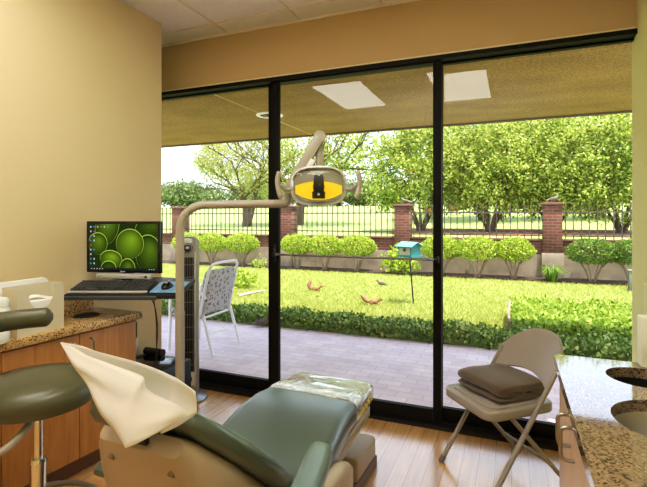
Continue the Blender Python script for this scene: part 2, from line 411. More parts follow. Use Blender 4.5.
# ------------------------------------------------------------------ sliding door wall
FZ = 2.36
struct(mb().box(((AX + RX) / 2, WY + .045, (HB + FZ) / 2), (RX - AX, .13, HB - FZ)).build('trim_3', M['bronze'], smooth=False))
struct(mb().box(((AX + RX) / 2, WY + .045, .012), (RX - AX, .13, .024)).box(((AX + RX) / 2, WY + .02, .03), (RX - AX, .012, .02)).box(((AX + RX) / 2, WY + .075, .03), (RX - AX, .012, .02)).build('trim_4', M['track'], smooth=False))
def panel(name, x0, x1, y, sl, sr, hook=None):
    t = bpy.data.objects.new(name, None); C.objects.link(t); t.location = ((x0 + x1) / 2, y, 0); struct(t)
    w = x1 - x0
    mb().box((-w / 2 + sl / 2, 0, (FZ + .04) / 2), (sl, .035, FZ - .04), bev=.003).build('stile', M['bronze'], t)
    mb().box((w / 2 - sr / 2, 0, (FZ + .04) / 2), (sr, .035, FZ - .04), bev=.003).build('stile', M['bronze'], t)
    mb().box((0, 0, .04 + .038), (w - sl - sr, .035, .076)).build('bottom_rail', M['bronze'], t)
    mb().box((0, 0, FZ - .002), (w - sl - sr, .035, .016)).build('top_rail', M['bronze'], t)
    mb().faces([(-w / 2 + sl, 0, .11), (w / 2 - sr, 0, .11), (w / 2 - sr, 0, FZ - .01), (-w / 2 + sl, 0, FZ - .01)], [(0, 1, 2, 3)]).build('pane', M['glass'], t, smooth=False)
    return t
# mullion positions on the wall line
XM1, XM2 = -1.632, -.443
panel('window_1', AX, XM1 + .0, WY + .075, .05, .075)
dr = panel('door_1', XM1 - .022, XM2 + .026, WY + .022, .062, .052)
panel('window_2', XM2 - .02, RX + .1, WY + .075, .046, .05)
# latch on the sliding panel
w = XM2 + .026 - (XM1 - .022)
g = mb().box((-w / 2 + .036, -.026, 1.09), (.02, .016, .13), bev=.004).box((-w / 2 + .036, -.04, 1.1), (.012, .016, .05), bev=.003)
g.build('latch', M['black'], dr)
sb = thing('security_bar', 'slim grey metal security bar across the middle sliding glass panel', 'security bar', (0, 0, 0))
y = WY - .022
mb().cyl((XM1 + .03, y, 1.083), (XM2 - .012, y, 1.083), .008, seg=12).build('bar', M['grayplas'], sb)
g = mb().box((XM1 + .018, y + .004, 1.083), (.026, .03, .03), bev=.004); g.build('end_bracket', M['black'], sb)
g = mb().cyl((XM2 - .012, y, 1.083), (XM2 + .004, y, 1.083), .02, seg=16).box((XM2 + .004, y + .004, 1.083), (.022, .03, .045), bev=.004); g.build('pivot_bracket', M['black'], sb)

# ------------------------------------------------------------------ left counter
CT = .80
def fx(y): return -2.01 + (y - 2.065) * .0835     # slightly angled front
Y0, Y1 = .55, 2.065
cnt = tag(mb().prism([(LX, Y0), (fx(Y0), Y0), (fx(Y1), Y1), (LX, Y1)], CT - .042, CT, bev=.006).build('granite_countertop', M['granite']),
    'speckled brown granite countertop along the left wall', 'countertop')
bsp = tag(mb().box((LX + .012, (Y0 + Y1) / 2 - .02, CT + .056), (.024, Y1 - Y0 - .04, .112), bev=.003).build('granite_backsplash', M['granite']),
    'low granite backsplash strip against the left wall behind the tissue dispenser', 'backsplash')
cab = thing('base_cabinet', 'reddish maple base cabinet with flat doors under the left granite counter', 'cabinet', (0, 0, 0))
ff = lambda y: fx(y) - .045
mb().prism([(LX + .006, Y0 + .02), (ff(Y0), Y0 + .02), (ff(Y1), Y1 - .02), (LX + .006, Y1 - .02)], .1, CT - .043).build('carcass', M['cab_edge'], cab, smooth=False)
mb().prism([(LX + .006, Y0 + .04), (ff(Y0) - .045, Y0 + .04), (ff(Y1) - .045, Y1 - .04), (LX + .006, Y1 - .04)], 0, .1).build('toe_kick', plain('kick', (.16, .07, .025), .6), cab, smooth=False)
def door(y0, y1, hy):
    g = mb().prism([(ff(y0) + .001, y0), (ff(y0) + .02, y0), (ff(y1) + .02, y1), (ff(y1) + .001, y1)], .105, CT - .052, bev=.002)
    d = g.build('door', M['cab'], cab)
    X = ff(hy) + .02
    mb().tube(bez([(X, hy, .715), (X + .028, hy, .708), (X + .03, hy, .66), (X + .028, hy, .612), (X, hy, .605)], 6), .005, 8).build('handle', M['nickel'], d)
door(1.692, 2.043, 1.75); door(1.322, 1.688, 1.645); door(.952, 1.318, 1.01); door(.60, .948, .9)
ep = mb().box(((LX + ff(Y1)) / 2 + .01, Y1 - .012, .43), (ff(Y1) - LX - .03, .014, .62)).build('end_door', M['cab'], cab, smooth=False)
mb().tube(bez([(ff(Y1) - .03, Y1 - .006, .735), (ff(Y1) - .03, Y1 + .025, .728), (ff(Y1) - .03, Y1 + .028, .68), (ff(Y1) - .03, Y1 + .025, .632), (ff(Y1) - .03, Y1 - .006, .625)], 6), .005, 8).build('handle', M['black'], ep)
# round cable hole cover
tag(mb().lathe([(.0, 0), (.052, 0), (.062, .003), (.066, .003), (.066, .0), ], (-2.215, 1.86, CT + .0015), 32).build('trash_drop_ring', M['dark']),
    'dark round drop hole in the left granite counter by the backsplash', 'counter hole')

# tissue dispenser
td = thing('tissue_dispenser', 'beige plastic box dispenser with a U shaped cutout on the granite counter', 'dispenser', (-2.14, 1.50, CT), 0)
g = mb()
w, h, d = .235, .225, .105
poly = [(-w / 2, 0), (w / 2, 0), (w / 2, h), (.06, h)]
for k in range(13):
    a = pi * k / 12; poly.append((.06 * cos(a), h - .05 - .06 * sin(a) if 0 < k < 12 else h - .05))
poly.append((-.06, h)); poly.append((-w / 2, h))
Mx = Matrix(((0, 0, 1, 0), (1, 0, 0, 0), (0, 1, 0, 0), (0, 0, 0, 1)))
g.prism(poly, d / 2 - .004, d / 2, Mx)
g.box((-d / 2 + .002, 0, h / 2), (.004, w, h)).box((0, -w / 2 + .002, h / 2), (d - .008, .004, h)).box((0, w / 2 - .002, h / 2), (d - .008, .004, h)).box((0, 0, .003), (d - .008, w - .008, .004))
g.build('box_shell', plain('bone_plastic', (.66, .60, .46), .45), td, smooth=False)
mb().box((0, 0, .08), (d - .02, w - .02, .15), bev=.01).tube(bez([(-.02, -.04, .155), (.0, 0, .168), (.015, .045, .157)], 6), .022, 8, flat=.5).build('tissue_stack', plain('tissue', (.8, .78, .72), .9), td)
wt = mb().prism(rrect(.34, .24, .035), 0, .022, Matrix.Translation((-2.245, 1.47, CT + .125)) @ Matrix(((0, 0, 1, 0), (1, 0, 0, 0), (0, 1, 0, 0), (0, 0, 0, 1))), bev=.006).build('white_tray', M['white'])
tag(wt, 'white rounded plastic tray standing upright behind the beige tissue dispenser', 'tray')
cn = thing('wipes_canister', 'white ribbed canister with red print at the left edge of the granite counter', 'canister', (-2.10, 1.30, CT))
mb().lathe([(0, 0), (.048, 0), (.05, .004), (.05, .05), (.048, .054), (.05, .058), (.05, .1), (.048, .104), (.05, .108), (.05, .15), (.046, .156), (.044, .16), (.0, .16)]).build('body', M['white'], cn)
mb().lathe([(.0, .16), (.048, .16), (.048, .185), (.04, .195), (.0, .195)]).build('lid', plain('lid_white', (.74, .76, .66), .4), cn)
g = mb()
for k in range(7):
    a = R(-28 + 9 * k); g.box((.0503 * cos(a), .0503 * sin(a), .118), (.001, .006, .012), (0, 0, a))
g.build('red_print', plain('print_red', (.6, .03, .03), .5), cn, smooth=False)

# ------------------------------------------------------------------ computer tray, monitor, keyboard, mouse
FW = Vector((-.3827, .924, 0)); RT = Vector((.924, .3827, 0))
def vp(px, t):                                  # floor-plan point at a bearing and distance from the camera foot
    return FW * t + RT * ((px - 323.5) / 454.6 * t)
tilt = .06
tr = thing('keyboard_tray', 'dark grey keyboard tray on a wall arm above the granite counter', 'tray', (-2.0, 1.99, .948), R(22.5))
tr.rotation_euler = (R(8.5), 0, R(22.5))
# local: x right, y away, front edge y=-.12
mb().prism([(-.31, -.16), (.295, -.16), (.305, -.14), (.31, .15), (.10, .19), (-.06, .19), (-.14, .10), (-.31, -.02)], -.012, .012, bev=.004).build('tray_board', plain('tray_grey', (.022, .023, .028), .4), tr)
mb().box((-.06, -.164, -.004), (.5, .014, .022), bev=.005).build('palm_lip', plain('lip_grey', (.075, .08, .10), .5), tr)
mb().box((-.11, .18, -.07), (.10, .05, .11), bev=.004).build('arm_bracket', M['black'], tr)
mb().box((-.12, .25, -.09), (.075, .12, .06), bev=.004).build('wall_arm', M['black'], tr)
kb = thing('keyboard', 'black full size computer keyboard on the grey tray below the monitor', 'keyboard', (-2.0, 1.99, .9605), R(22.5))
kb.rotation_euler = (R(8.5), 0, R(22.5))
mb().box((-.085, -.05, .010), (.43, .155, .018), (R(5), 0, 0), bev=.004).build('keyboard_body', M['black'], kb)
mb().box((-.085, -.137, .008), (.43, .02, .012), bev=.004).build('front_edge', M['silver'], kb)
g = mb()
for rr in range(6):
    yy = -.108 + .0215 * rr + (.006 if rr == 5 else 0)
    zz = .022 + (yy + .05) * math.tan(R(5))
    if rr == 0:
        ks = [(.0, .022), (.022, .022), (.047, .022), (.10, .08), (.165, .022), (.19, .022), (.215, .022)]
        for (x0, kw) in ks: g.box((-.29 + x0, yy, zz), (kw - .003, .017, .008), (R(5), 0, 0), taper=.72)
    else:
        for k in range(14): g.box((-.288 + k * .0195, yy, zz), (.0175, .017, .008), (R(5), 0, 0), taper=.72)
    for k in range(3): g.box((-.007 + k * .0195, yy, zz), (.0175, .017, .008), (R(5), 0, 0), taper=.72)
    for k in range(4): g.box((.056 + k * .0195, yy, zz), (.0175, .017, .008), (R(5), 0, 0), taper=.72)
g.build('key_rows', plain('key_black', (.075, .075, .08), .3), kb, smooth=False)
mp_ = mb().prism(rrect(.165, .21, .012), 0, .003).build('mouse_pad', plain('pad_blue', (.24, .42, .64), .5, noise=.55, nscale=25))
mp_.location = (-1.975 + .258 * .924 - .03 * -.3827, 2.0 + .258 * .3827 - .03 * .924, .947); mp_.rotation_euler = (0, 0, R(22.5))
mp_.location = Vector((-2.0, 1.99, .9585)) + RT * .218 + FW * -.03; mp_.rotation_euler = (R(8.5), 0, R(22.5))
tag(mp_, 'blue patterned mouse pad on the right end of the keyboard tray', 'mouse pad')
ms = thing('computer_mouse', 'black computer mouse on the blue mouse pad', 'mouse', Vector((-2.0, 1.99, .961)) + RT * .205 + FW * -.04, R(22.5))
ms.rotation_euler = (R(8.5), 0, R(22.5))
mb().sphere((0, 0, .0), .03, (1, 1.75, 1.0), seg=20).build('mouse_body', M['blackgloss'], ms)
bm_ = ms.children[0].data
for v in bm_.vertices:
    if v.co.z < 0: v.co.z = 0
mb().box((0, .028, .026), (.006, .014, .01), bev=.002).build('scroll_wheel', M['silver'], ms)
mb().sphere((0, -.012, .0275), .009, (1, 1.2, .35), seg=12).build('logo_patch', M['silver'], ms)

mon = thing('computer_monitor', 'black flat monitor showing green succulent leaves above the keyboard tray', 'monitor', Vector((-2.105, 2.013, .970)), R(22.5 - 9))
W2, H2 = .47, .302
zc = .210
mb().box((0, .012, zc), (W2, .03, H2), bev=.004).box((0, .035, zc), (.3, .03, .2), bev=.01).build('bezel', M['blackgloss'], mon)
sc_w, sc_h = .438, .270
cols = {'bg': (.020, .036, .008), 'rim': (.34, .42, .06), 'blue': (.1, .2, .5), 'ico': (.45, .45, .5), 'red': (.4, .09, .05), 'bar': (.015, .022, .015)}
NG = 10
gA, gB = (.022, .045, .005), (.17, .27, .016)
for k in range(NG): cols['g%d' % k] = tuple(a + (b_ - a) * (k / (NG - 1)) ** 1.3 for a, b_ in zip(gA, gB))
smats = [emis('screen_' + k, v, 1.25) for k, v in cols.items()]; keys = list(cols)
g = mb(); lay = [0]
def ell(cx, cy, rx, ry, ck, rot=0, n=36):
    lay[0] += 1; yy = -.0035 - .00004 * lay[0]
    pts = []
    for k in range(n):
        a = 2 * pi * k / n; px, pz = rx * cos(a), ry * sin(a)
        X = cx + px * cos(rot) - pz * sin(rot); Z = cy + px * sin(rot) + pz * cos(rot)
        pts.append((max(-sc_w / 2, min(sc_w / 2, X)), yy, zc + max(-sc_h / 2, min(sc_h / 2, Z))))
    g.mi = keys.index(ck); g.faces(pts, [list(range(n))])
def rect(cx, cy, w, h, ck):
    lay[0] += 1; yy = -.0035 - .00004 * lay[0]
    g.mi = keys.index(ck); g.faces([(cx - w / 2, yy, zc + cy - h / 2), (cx + w / 2, yy, zc + cy - h / 2), (cx + w / 2, yy, zc + cy + h / 2), (cx - w / 2, yy, zc + cy + h / 2)], [(0, 1, 2, 3)])
rect(0, 0, sc_w, sc_h, 'bg')
def leaf(cx, cy, rx, ry, lo, hi, rot=0, hx=.15, hy=.3):
    ell(cx, cy, rx, ry, 'rim', rot)
    n_ = max(2, hi - lo + 1)
    for q in range(n_):
        f = q / n_; sc_ = (1 - f) ** .8
        ell(cx + hx * rx * f - .0006, cy + hy * ry * f - .0025 * (1 - f), (rx - .0022) * sc_, (ry - .003) * sc_, 'g%d' % (lo + q), rot)
leaf(-.10, .12, .075, .11, 1, 6, R(-14)); leaf(.17, .11, .09, .06, 0, 3)
leaf(.165, -.04, .085, .115, 0, 5, R(8)); leaf(-.16, .02, .062, .066, 1, 6)
leaf(.045, .02, .088, .088, 3, 9); leaf(-.075, -.07, .072, .052, 2, 9, R(-8)); leaf(.03, -.125, .05, .06, 0, 5); leaf(-.09, -.125, .05, .045, 0, 2)
rect(0, -sc_h / 2 + .006, sc_w, .012, 'bar')
for k in range(9):
    for j in range(2):
        if j and k in (4, 6): continue
        rect(-.205 + .022 * j, .118 - .027 * k, .0085, .0095, ('ico', 'blue', 'ico', 'red', 'blue')[(k * 2 + j) % 5])
for j in range(4): rect(-.16 + .022 * j, .118, .008, .009, ('ico', 'red', 'ico', 'blue')[j])
for j in range(5): rect(-.20 + .018 * j, -sc_h / 2 + .006, .007, .005, 'ico')
for j in range(3): rect(.17 + .014 * j, -sc_h / 2 + .006, .007, .004, 'ico')
g.build('screen', smats, mon, smooth=False)
mb().box((0, -.006, zc - H2 / 2 + .008), (.03, .004, .005)).build('maker_badge', M['silver'], mon, smooth=False)
g = mb().box((.01, -.004, .040), (.345, .035, .03), bev=.006); sbr = g.build('sound_bar', M['silver'], mon)
mb().cyl((.155, -.0215, .040), (.155, -.024, .040), .007, seg=12).build('volume_knob', M['black'], sbr)
mb().box((0, .05, .08), (.07, .03, .15), bev=.005).box((0, .03, .006), (.2, .13, .012), bev=.005).build('stand', M['black'], mon)
# cables
cb = mb().tube(bez([(-1.955, 2.10, .93), (-1.94, 2.085, .86), (-1.915, 2.075, .76), (-1.912, 2.075, .6), (-1.912, 2.08, .4), (-1.93, 2.12, .12), (-1.95, 2.11, .01)], 8), .0028, 8).build('monitor_cable', M['black'])
tag(cb, 'thin black cable hanging straight from the keyboard tray past the cabinet end', 'cable')
cb = mb().tube(bez([(-2.02, 2.1, .93), (-2.0, 2.11, .88), (-1.97, 2.12, .83), (-1.955, 2.13, .7), (-1.97, 2.135, .55), (-1.99, 2.14, .44)], 8), .0028, 8).build('keyboard_cable', M['black'])
tag(cb, 'looped black cable drooping behind the straight one under the keyboard tray', 'cable')
# black device on the floor
pc = thing('computer_case', 'black desktop computer case on the floor beside the cabinet end', 'computer', (-2.15, 2.305, 0), 0)
mb().box((0, 0, .21), (.38, .29, .42), bev=.012).build('case_body', plain('case_black', (.02, .021, .025), .35), pc)
mb().box((.03, -.02, .423), (.3, .22, .006), bev=.003).build('top_panel', M['blackgloss'], pc)
mb().cyl((-.17, .11, .44), (-.02, .11, .44), .026, seg=16).build('rear_hump', M['black'], pc)
ol = thing('wall_outlet', 'ivory wall outlet low on the left wall behind the black computer case', 'outlet', (LX, 2.37, .47))
mb().box((.003, 0, 0), (.006, .075, .115), bev=.002).build('cover_plate', M['ivory'], ol)
g = mb()
for s in (-1, 1): g.box((.007, 0, s * .022), (.003, .034, .028), bev=.001)
g.build('socket', M['white'], ol)

# ------------------------------------------------------------------ tower fan
fn = thing('tower_fan', 'tall silver grey tower fan on a round base beside the window', 'fan', (-2.24, 2.765, 0), R(32))
mb().lathe([(0, 0), (.135, 0), (.14, .006), (.135, .014), (.06, .03), (.04, .035), (0, .035)]).build('base', plain('fan_base', (.34, .35, .38), .25, metal=.4), fn)
g = mb(); pr = rrect(.15, .13, .05, 6)
g.loft([[(x * s, y * s, z) for x, y in pr] for z, s in ((.03, .8), (.05, 1), (1.14, 1), (1.175, .95), (1.2, .8), (1.21, .5))])
bd = g.build('body', M['fan_body'], fn)
mb().box((0, -.066, .64), (.088, .006, .84), bev=.002).build('grille_recess', M['dark'], fn)
g = mb()
for k in range(9): g.box((0, -.070, .27 + k * .092), (.088, .004, .005))
for k in range(5): g.box((-.034 + .017 * k, -.0695, .64), (.003, .003, .84))
g.build('grille', M['grayplas'], fn, smooth=False)
g = mb()
for sx in (-1, 1): g.box((sx * .052, -.062, .6), (.016, .012, 1.0), bev=.004)
g.build('side_trim', M['silver'], fn)
Mr = Matrix.Rotation(R(90), 4, 'X')
g = mb().lathe([(0, 0), (.036, 0), (.036, .008), (.03, .012), (0, .012)], (0, -.062, 1.13), 24, Mr); cp = g.build('control_panel', M['black'], fn)
mb().lathe([(.028, .0), (.032, .004), (.028, .006)], (0, -.074, 1.13), 24, Mr).sphere((0, -.076, 1.13), .012, (1.3, .4, 1)).build('dial_ring', M['silver'], cp)
mb().box((0, -.066, .165), (.1, .01, .1), bev=.004).build('lower_panel', M['beige_pale'], fn)
g = mb().lathe([(0, 0), (.032, 0), (.032, .006), (0, .006)], (0, -.070, .165), 24, Mr); bdg = g.build('badge', M['black'], fn)
mb().lathe([(.022, 0), (.026, .003), (.022, .004)], (0, -.0755, .165), 24, Mr).box((0, -.077, .165), (.034, .002, .008)).build('badge_mark', M['silver'], bdg)

# ------------------------------------------------------------------ dental light
dl = thing('dental_light', 'beige dental operatory light on a bent floor post over the chair', 'dental lamp', (-1.585, 1.887, 0), R(22.5))
# local x: right across view, y away
mb().lathe([(0, 0), (.16, 0), (.16, .015), (.15, .022), (.05, .03), (.035, .06), (0, .06)]).build('floor_plate', M['beige_metal'], dl)
pz = 1.418
path = [(0, 0, .03), (0, 0, .86)]
mb().tube(path, .0235, 20).build('lower_post', M['beige_metal'], dl)
ps = [(0, 0, .86), (0, 0, 1.2)] + [(.13 - .13 * cos(a), 0, pz - .13 + .13 * sin(a)) for a in [R(9 * k) for k in range(0, 11)]] + [(.53, 0, pz + .006)]
mb().tube(ps, .0215, 20).tube([(0, 0, .855), (0, 0, .865)], .025, 20).build('bent_post', M['beige_metal'], dl)
mb().tube(bez([(.52, 0, pz + .006), (.55, 0, pz + .012), (.558, 0, pz + .04), (.558, 0, pz + .062)], 5), .024, 16).build('elbow', M['beige_metal'], dl)
# spring arm rises to the knuckle
kx, ky, kz = .722, .02, 1.772
hx, hy, hz = .718, -.04, 1.512
a0 = Vector((.562, 0, pz + .075)); a1 = Vector((kx, ky, kz))
dirv = (a1 - a0).normalized(); ang = math.atan2(dirv.z, dirv.x)
sa = mb().box((a0 + a1) / 2, ((a1 - a0).length, .046, .056), (0, -ang, 0), bev=.009).build('spring_arm', M['beige_metal'], dl)
pd = Vector((-sin(ang), 0, cos(ang)))
mb().box((a0 + a1) / 2 - dirv * .06 - pd * .03, ((a1 - a0).length * .62, .044, .028), (0, -ang, 0), bev=.006).build('arm_cover', plain('cover_pale', (.75, .74, .74), .25), dl)
mb().cyl((kx, ky - .032, kz), (kx, ky + .032, kz), .030, seg=20).sphere((kx, ky, kz), .03).build('knuckle', M['beige_metal'], dl)
mb().tube(bez([(kx, ky, kz - .19), (hx, hy + .04, kz - .22), (hx, hy + .03, hz + .02)], 4), .018, 12).cyl((kx, ky, kz), (kx, ky, kz - .08), .016, seg=16).cyl((kx, ky, kz - .075), (kx, ky, kz - .20), .021, seg=16).build('drop_tube', M['beige_metal'], dl)
# head: housing (back shell), reflector, lamp column, shield
def headring(y, sx, sz, n=40, e=2.8, zoff=0):
    pts = []
    for k in range(n):
        a = 2 * pi * k / n; c, s_ = cos(a), sin(a)
        pts.append((hx + sx * math.copysign(abs(c) ** (2 / e), c), hy + y, hz + zoff + sz * math.copysign(abs(s_) ** (2 / e), s_)))
    return pts
mb().loft([headring(.075, .05, .03), headring(.065, .095, .06), headring(.03, .13, .09), headring(.0, .138, .098)]).build('housing', M['beige_metal'], dl)
mb().loft([headring(-.002, .128, .088), headring(.002, .138, .098), headring(-.018, .142, .102), headring(-.022, .132, .092)], cap=False).build('rim', plain('rim_grey', (.60, .59, .55), .25), dl)
M['refl'] = plain('reflector_yellow', (.95, .66, .03), .25, metal=.2, emit=(.95, .60, .015), estr=.45)  # reflector glows by itself, its brightness put into the material
M['reflw'] = plain('reflector_pale', (.42, .44, .42), .2, metal=.5)
g = mb()
zl = lambda x: -.072 + .035 * (abs(x) / .12) ** 2; zh = lambda x: .024 - .024 * (abs(x) / .12) ** 2
for k in range(24):
    xa = -.118 + .236 * k / 24; xb = xa + .236 / 24
    g.faces([(hx + xa, hy - .006, hz + zl(xa)), (hx + xb, hy - .006, hz + zl(xb)), (hx + xb, hy - .010, hz + zh(xb)), (hx + xa, hy - .010, hz + zh(xa))], [(0, 1, 2, 3)])
g.build('reflector', M['refl'], dl, smooth=False)
mb().loft([headring(-.004, .126, .086), headring(-.0045, .02, .02)], cap=False).build('inner_bowl', M['reflw'], dl)
g = mb().cyl((hx, hy - .03, hz - .064), (hx, hy - .03, hz - .03), .032, .034, 20).cyl((hx, hy - .03, hz - .03), (hx, hy - .03, hz + .0), .026, .03, 20).cyl((hx, hy - .03, hz + .0), (hx, hy - .03, hz + .045), .028, .024, 20).sphere((hx, hy - .03, hz + .04), .024)
lc = g.build('lamp_column', M['blackgloss'], dl)
mb().sphere((hx, hy - .064, hz - .045), .007, (1, .4, 1)).build('lens_glint', M['silver'], lc)
M['shield'] = glassmat('clear_shield', (.97, .98, .98), .035, .0)
mb().loft([headring(-.02, .138, .098), headring(-.055, .126, .088), headring(-.075, .09, .062)], cap=True).build('shield', M['shield'], dl)
for s in (-1, 1):
    p = mb().tube(bez([(hx + s * .135, hy - .01, hz - .015), (hx + s * .165, hy - .02, hz - .018), (hx + s * .185, hy - .03, hz + .0), (hx + s * .195, hy - .035, hz + .006)], 6), [.012] * 18 + [.009], 12).build('handle_arm', M['beige_metal'], dl)
    mb().tube(bez([(hx + s * .188, hy - .04, hz - .062), (hx + s * .20, hy - .038, hz - .02), (hx + s * .205, hy - .036, hz + .03), (hx + s * .196, hy - .036, hz + .07)], 6), [.010] + [.013] * 17 + [.010], 12).build('handle', M['beige_metal'], p)

# ------------------------------------------------------------------ dental chair
dc = thing('dental_chair', 'reclining green vinyl dental chair with a beige shell facing the window', 'dental chair', (-.84, 1.55, 0), R(-2))
def sect(w, z0, z1, y, n=8, r=.03, cx=0):
    return [(cx + a, y, (z0 + z1) / 2 + b_) for a, b_ in rrect(w, z1 - z0, min(r, (z1 - z0) / 2 - .001), n)]
# seat and leg rest: one long upholstered pad
prof = [(-.36, .44, .50, .42), (-.33, .40, .515, .46), (-.15, .395, .505, .50), (.0, .40, .515, .51), (.15, .41, .535, .505), (.28, .42, .54, .49), (.42, .42, .53, .465), (.56, .415, .52, .445), (.66, .41, .515, .43), (.70, .42, .505, .42), (.715, .44, .485, .40)]
scx = lambda y: -.045 * max(0, min(1, (y + .1) / .35))
prof = [(y if y < .5 else .5 + (y - .5) * .86, a, b_, c) for y, a, b_, c in prof]
mb().loft([sect(w, z0, z1, y, 6, .045, cx=scx(y)) for y, z0, z1, w in prof]).build('seat', M['vinyl'], dc)
# clear plastic sleeve over the foot end
M['plastic'] = None
m = bpy.data.materials.new('clear_sleeve'); m.use_nodes = True; nt = m.node_tree
b = nt.nodes['Principled BSDF']; b.inputs['Base Color'].default_value = (.95, .96, .92, 1); b.inputs['Roughness'].default_value = .1; b.inputs['Metallic'].default_value = .65; b.inputs['Coat Weight'].default_value = 1.0  # near-white metallic mix stands in for glare on the plastic
tp = nt.nodes.new('ShaderNodeBsdfTransparent'); mx = nt.nodes.new('ShaderNodeMixShader')
tc = nt.nodes.new('ShaderNodeTexCoord'); nz = nt.nodes.new('ShaderNodeTexNoise'); nz.inputs['Scale'].default_value = 9; nz.inputs['Detail'].default_value = 4; nz.inputs['Distortion'].default_value = 1.2
nt.links.new(tc.outputs['Object'], nz.inputs[0])
bp = nt.nodes.new('ShaderNodeBump'); bp.inputs['Strength'].default_value = 1.0; bp.inputs['Distance'].default_value = .06
nt.links.new(nz.outputs['Fac'], bp.inputs['Height']); nt.links.new(bp.outputs[0], b.inputs['Normal'])
mx.inputs[0].default_value = .85
nt.links.new(tp.outputs[0], mx.inputs[1]); nt.links.new(b.outputs[0], mx.inputs[2]); nt.links.new(mx.outputs[0], nt.nodes['Material Output'].inputs['Surface'])
M['plastic'] = m
g = mb()
rings = []
for y, z0, z1, w in [(.38, .425, .535, .475), (.42, .418, .536, .473), (.50, .414, .532, .462), (.58, .41, .524, .45), (.66, .404, .521, .438), (.71, .41, .515, .43), (.728, .43, .49, .40)]:
    y = y if y < .5 else .5 + (y - .5) * .86
    rings.append([(x + random.uniform(-.002, .002), yy, z + random.uniform(-.003, .004)) for x, yy, z in sect(w, z0, z1, y, 6, .04, cx=scx(y))])
g.loft(rings, cap=True)
sl = g.build('foot_sleeve', M['plastic'], dc)
g = mb()
for k in range(9):
    g.box((.192 - .001 * k * 2.2, .44 + .025 * k, .452 + (k % 2) * .012), (.002, .02, .016), (0, 0, R(3)))
g.build('yellow_print', plain('print_yellow', (.75, .62, .05), .5), sl, smooth=False)
mb().loft([sect(.40, .33, .40, -.3, 5, .02), sect(.38, .34, .405, .2, 5, .02), sect(.34, .36, .41, .62, 5, .02), sect(.30, .38, .41, .68, 5, .01)]).build('seat_pan', M['beige'], dc)
# back: local frame along the back
hb = Vector((0, -.20, .42)); ud = Vector((0, -.743, .669)).normalized(); nd = Vector((0, ud.z, -ud.y))  # nd points up/forward
def bring(s, w, n0, n1, r=.05, n=7, pw=1.):
    c = hb + ud * s
    return [tuple(c + Vector((a, 0, 0)) + nd * ((n0 + n1) / 2 + b_)) for a, b_ in rrect(w, n1 - n0, min(r, (n1 - n0) / 2 - .002, w / 2 - .002), n)]
mb().loft([bring(-.06, .30, -.07, -.02), bring(-.02, .35, -.13, .0), bring(.12, .37, -.19, .0), bring(.28, .39, -.20, .0), bring(.42, .385, -.17, .0), bring(.52, .34, -.12, .0), bring(.57, .31, -.085, -.005), bring(.60, .27, -.06, -.015)]).build('back_shell', M['beige'], dc)
mb().loft([bring(-.04, .31, .004, .04, .02), bring(-.01, .36, -.004, .055, .027), bring(.12, .43, -.006, .06, .03), bring(.28, .45, -.006, .06, .03), bring(.42, .41, -.006, .06, .03), bring(.54, .36, -.004, .055, .028), bring(.61, .31, .0, .05, .025), bring(.63, .26, .01, .04, .014)]).build('back_cushion', M['vinyl'], dc)
for sx in (.11, -.09):
    c = hb + ud * .565 + nd * -.088 + Vector((sx, 0, 0))
    mb().cyl(c + nd * .012, c - nd * .004, .010, seg=16).build('screw_cap', plain('cap_tan', (.24, .18, .11), .5), dc)
# headrest stands up from the top of the back
mb().box((0, -.685, .83), (.07, .016, .08), (R(8), 0, 0), bev=.004).build('headrest_bar', M['black'], dc)
mb().loft([[(x, -.712 + y, z) for x, y in rrect(w, d, d * .45, 6)] for z, w, d in ((.842, .16, .03), (.85, .20, .045), (.87, .22, .055), (.90, .21, .055), (.92, .19, .045), (.927, .15, .03))]).build('headrest', M['vinyl'], dc)
# armrests
for s in (1, -1):
    rings = []
    for y, lx, hw, z0, z1 in [(-.62, .41, .02, .665, .685), (-.60, .405, .036, .65, .70), (-.5, .378, .041, .635, .685), (-.35, .334, .042, .615, .665), (-.25, .303, .040, .60, .65), (-.215, .293, .033, .598, .643), (-.20, .289, .018, .605, .635)]:
        rings.append(sect(hw * 2, z0, z1, y, 5, .022, cx=s * lx))
    if s < 0: rings = [[(x, y + .16, z - .17) for x, y, z in r_] for r_ in rings]      # the far armrest is lowered
    am = mb().loft(rings).build('armrest', M['vinyl'], dc)
    if s < 0: continue
    mb().loft([sect(.05, .58, .65, -.58, 4, .012, cx=.40 * s), sect(.055, .50, .62, -.4, 4, .015, cx=.35 * s), sect(.05, .44, .59, -.3, 4, .015, cx=.315 * s)]).build('arm_support', M['beige'], am)
# side casings, base
for s in (1, -1):
    mb().loft([sect(.07, .30, .46, -.40, 5, .03, cx=s * .265), sect(.07, .26, .47, -.2, 5, .03, cx=s * .265), sect(.07, .25, .46, .0, 5, .03, cx=s * .26), sect(.065, .27, .43, .08, 5, .03, cx=s * .255), sect(.045, .31, .40, .105, 5, .02, cx=s * .25)]).build('side_casing', M['beige'], dc)
mb().box((-.05, .70, .112), (.36, .30, .116), bev=.022, seg=4).box((-.04, .35, .10), (.30, .6, .09), bev=.01).build('base_plate', M['beige'], dc)
mb().box((-.04, .44, .03), (.345, .84, .06), bev=.008).build('kick_strip', plain('kick_brown', (.20, .14, .10), .6), dc)
mb().box((0, -.15, .09), (.40, .6, .18), bev=.03, seg=3).box((0, -.08, .26), (.30, .40, .22), bev=.03).build('base', M['beige'], dc)

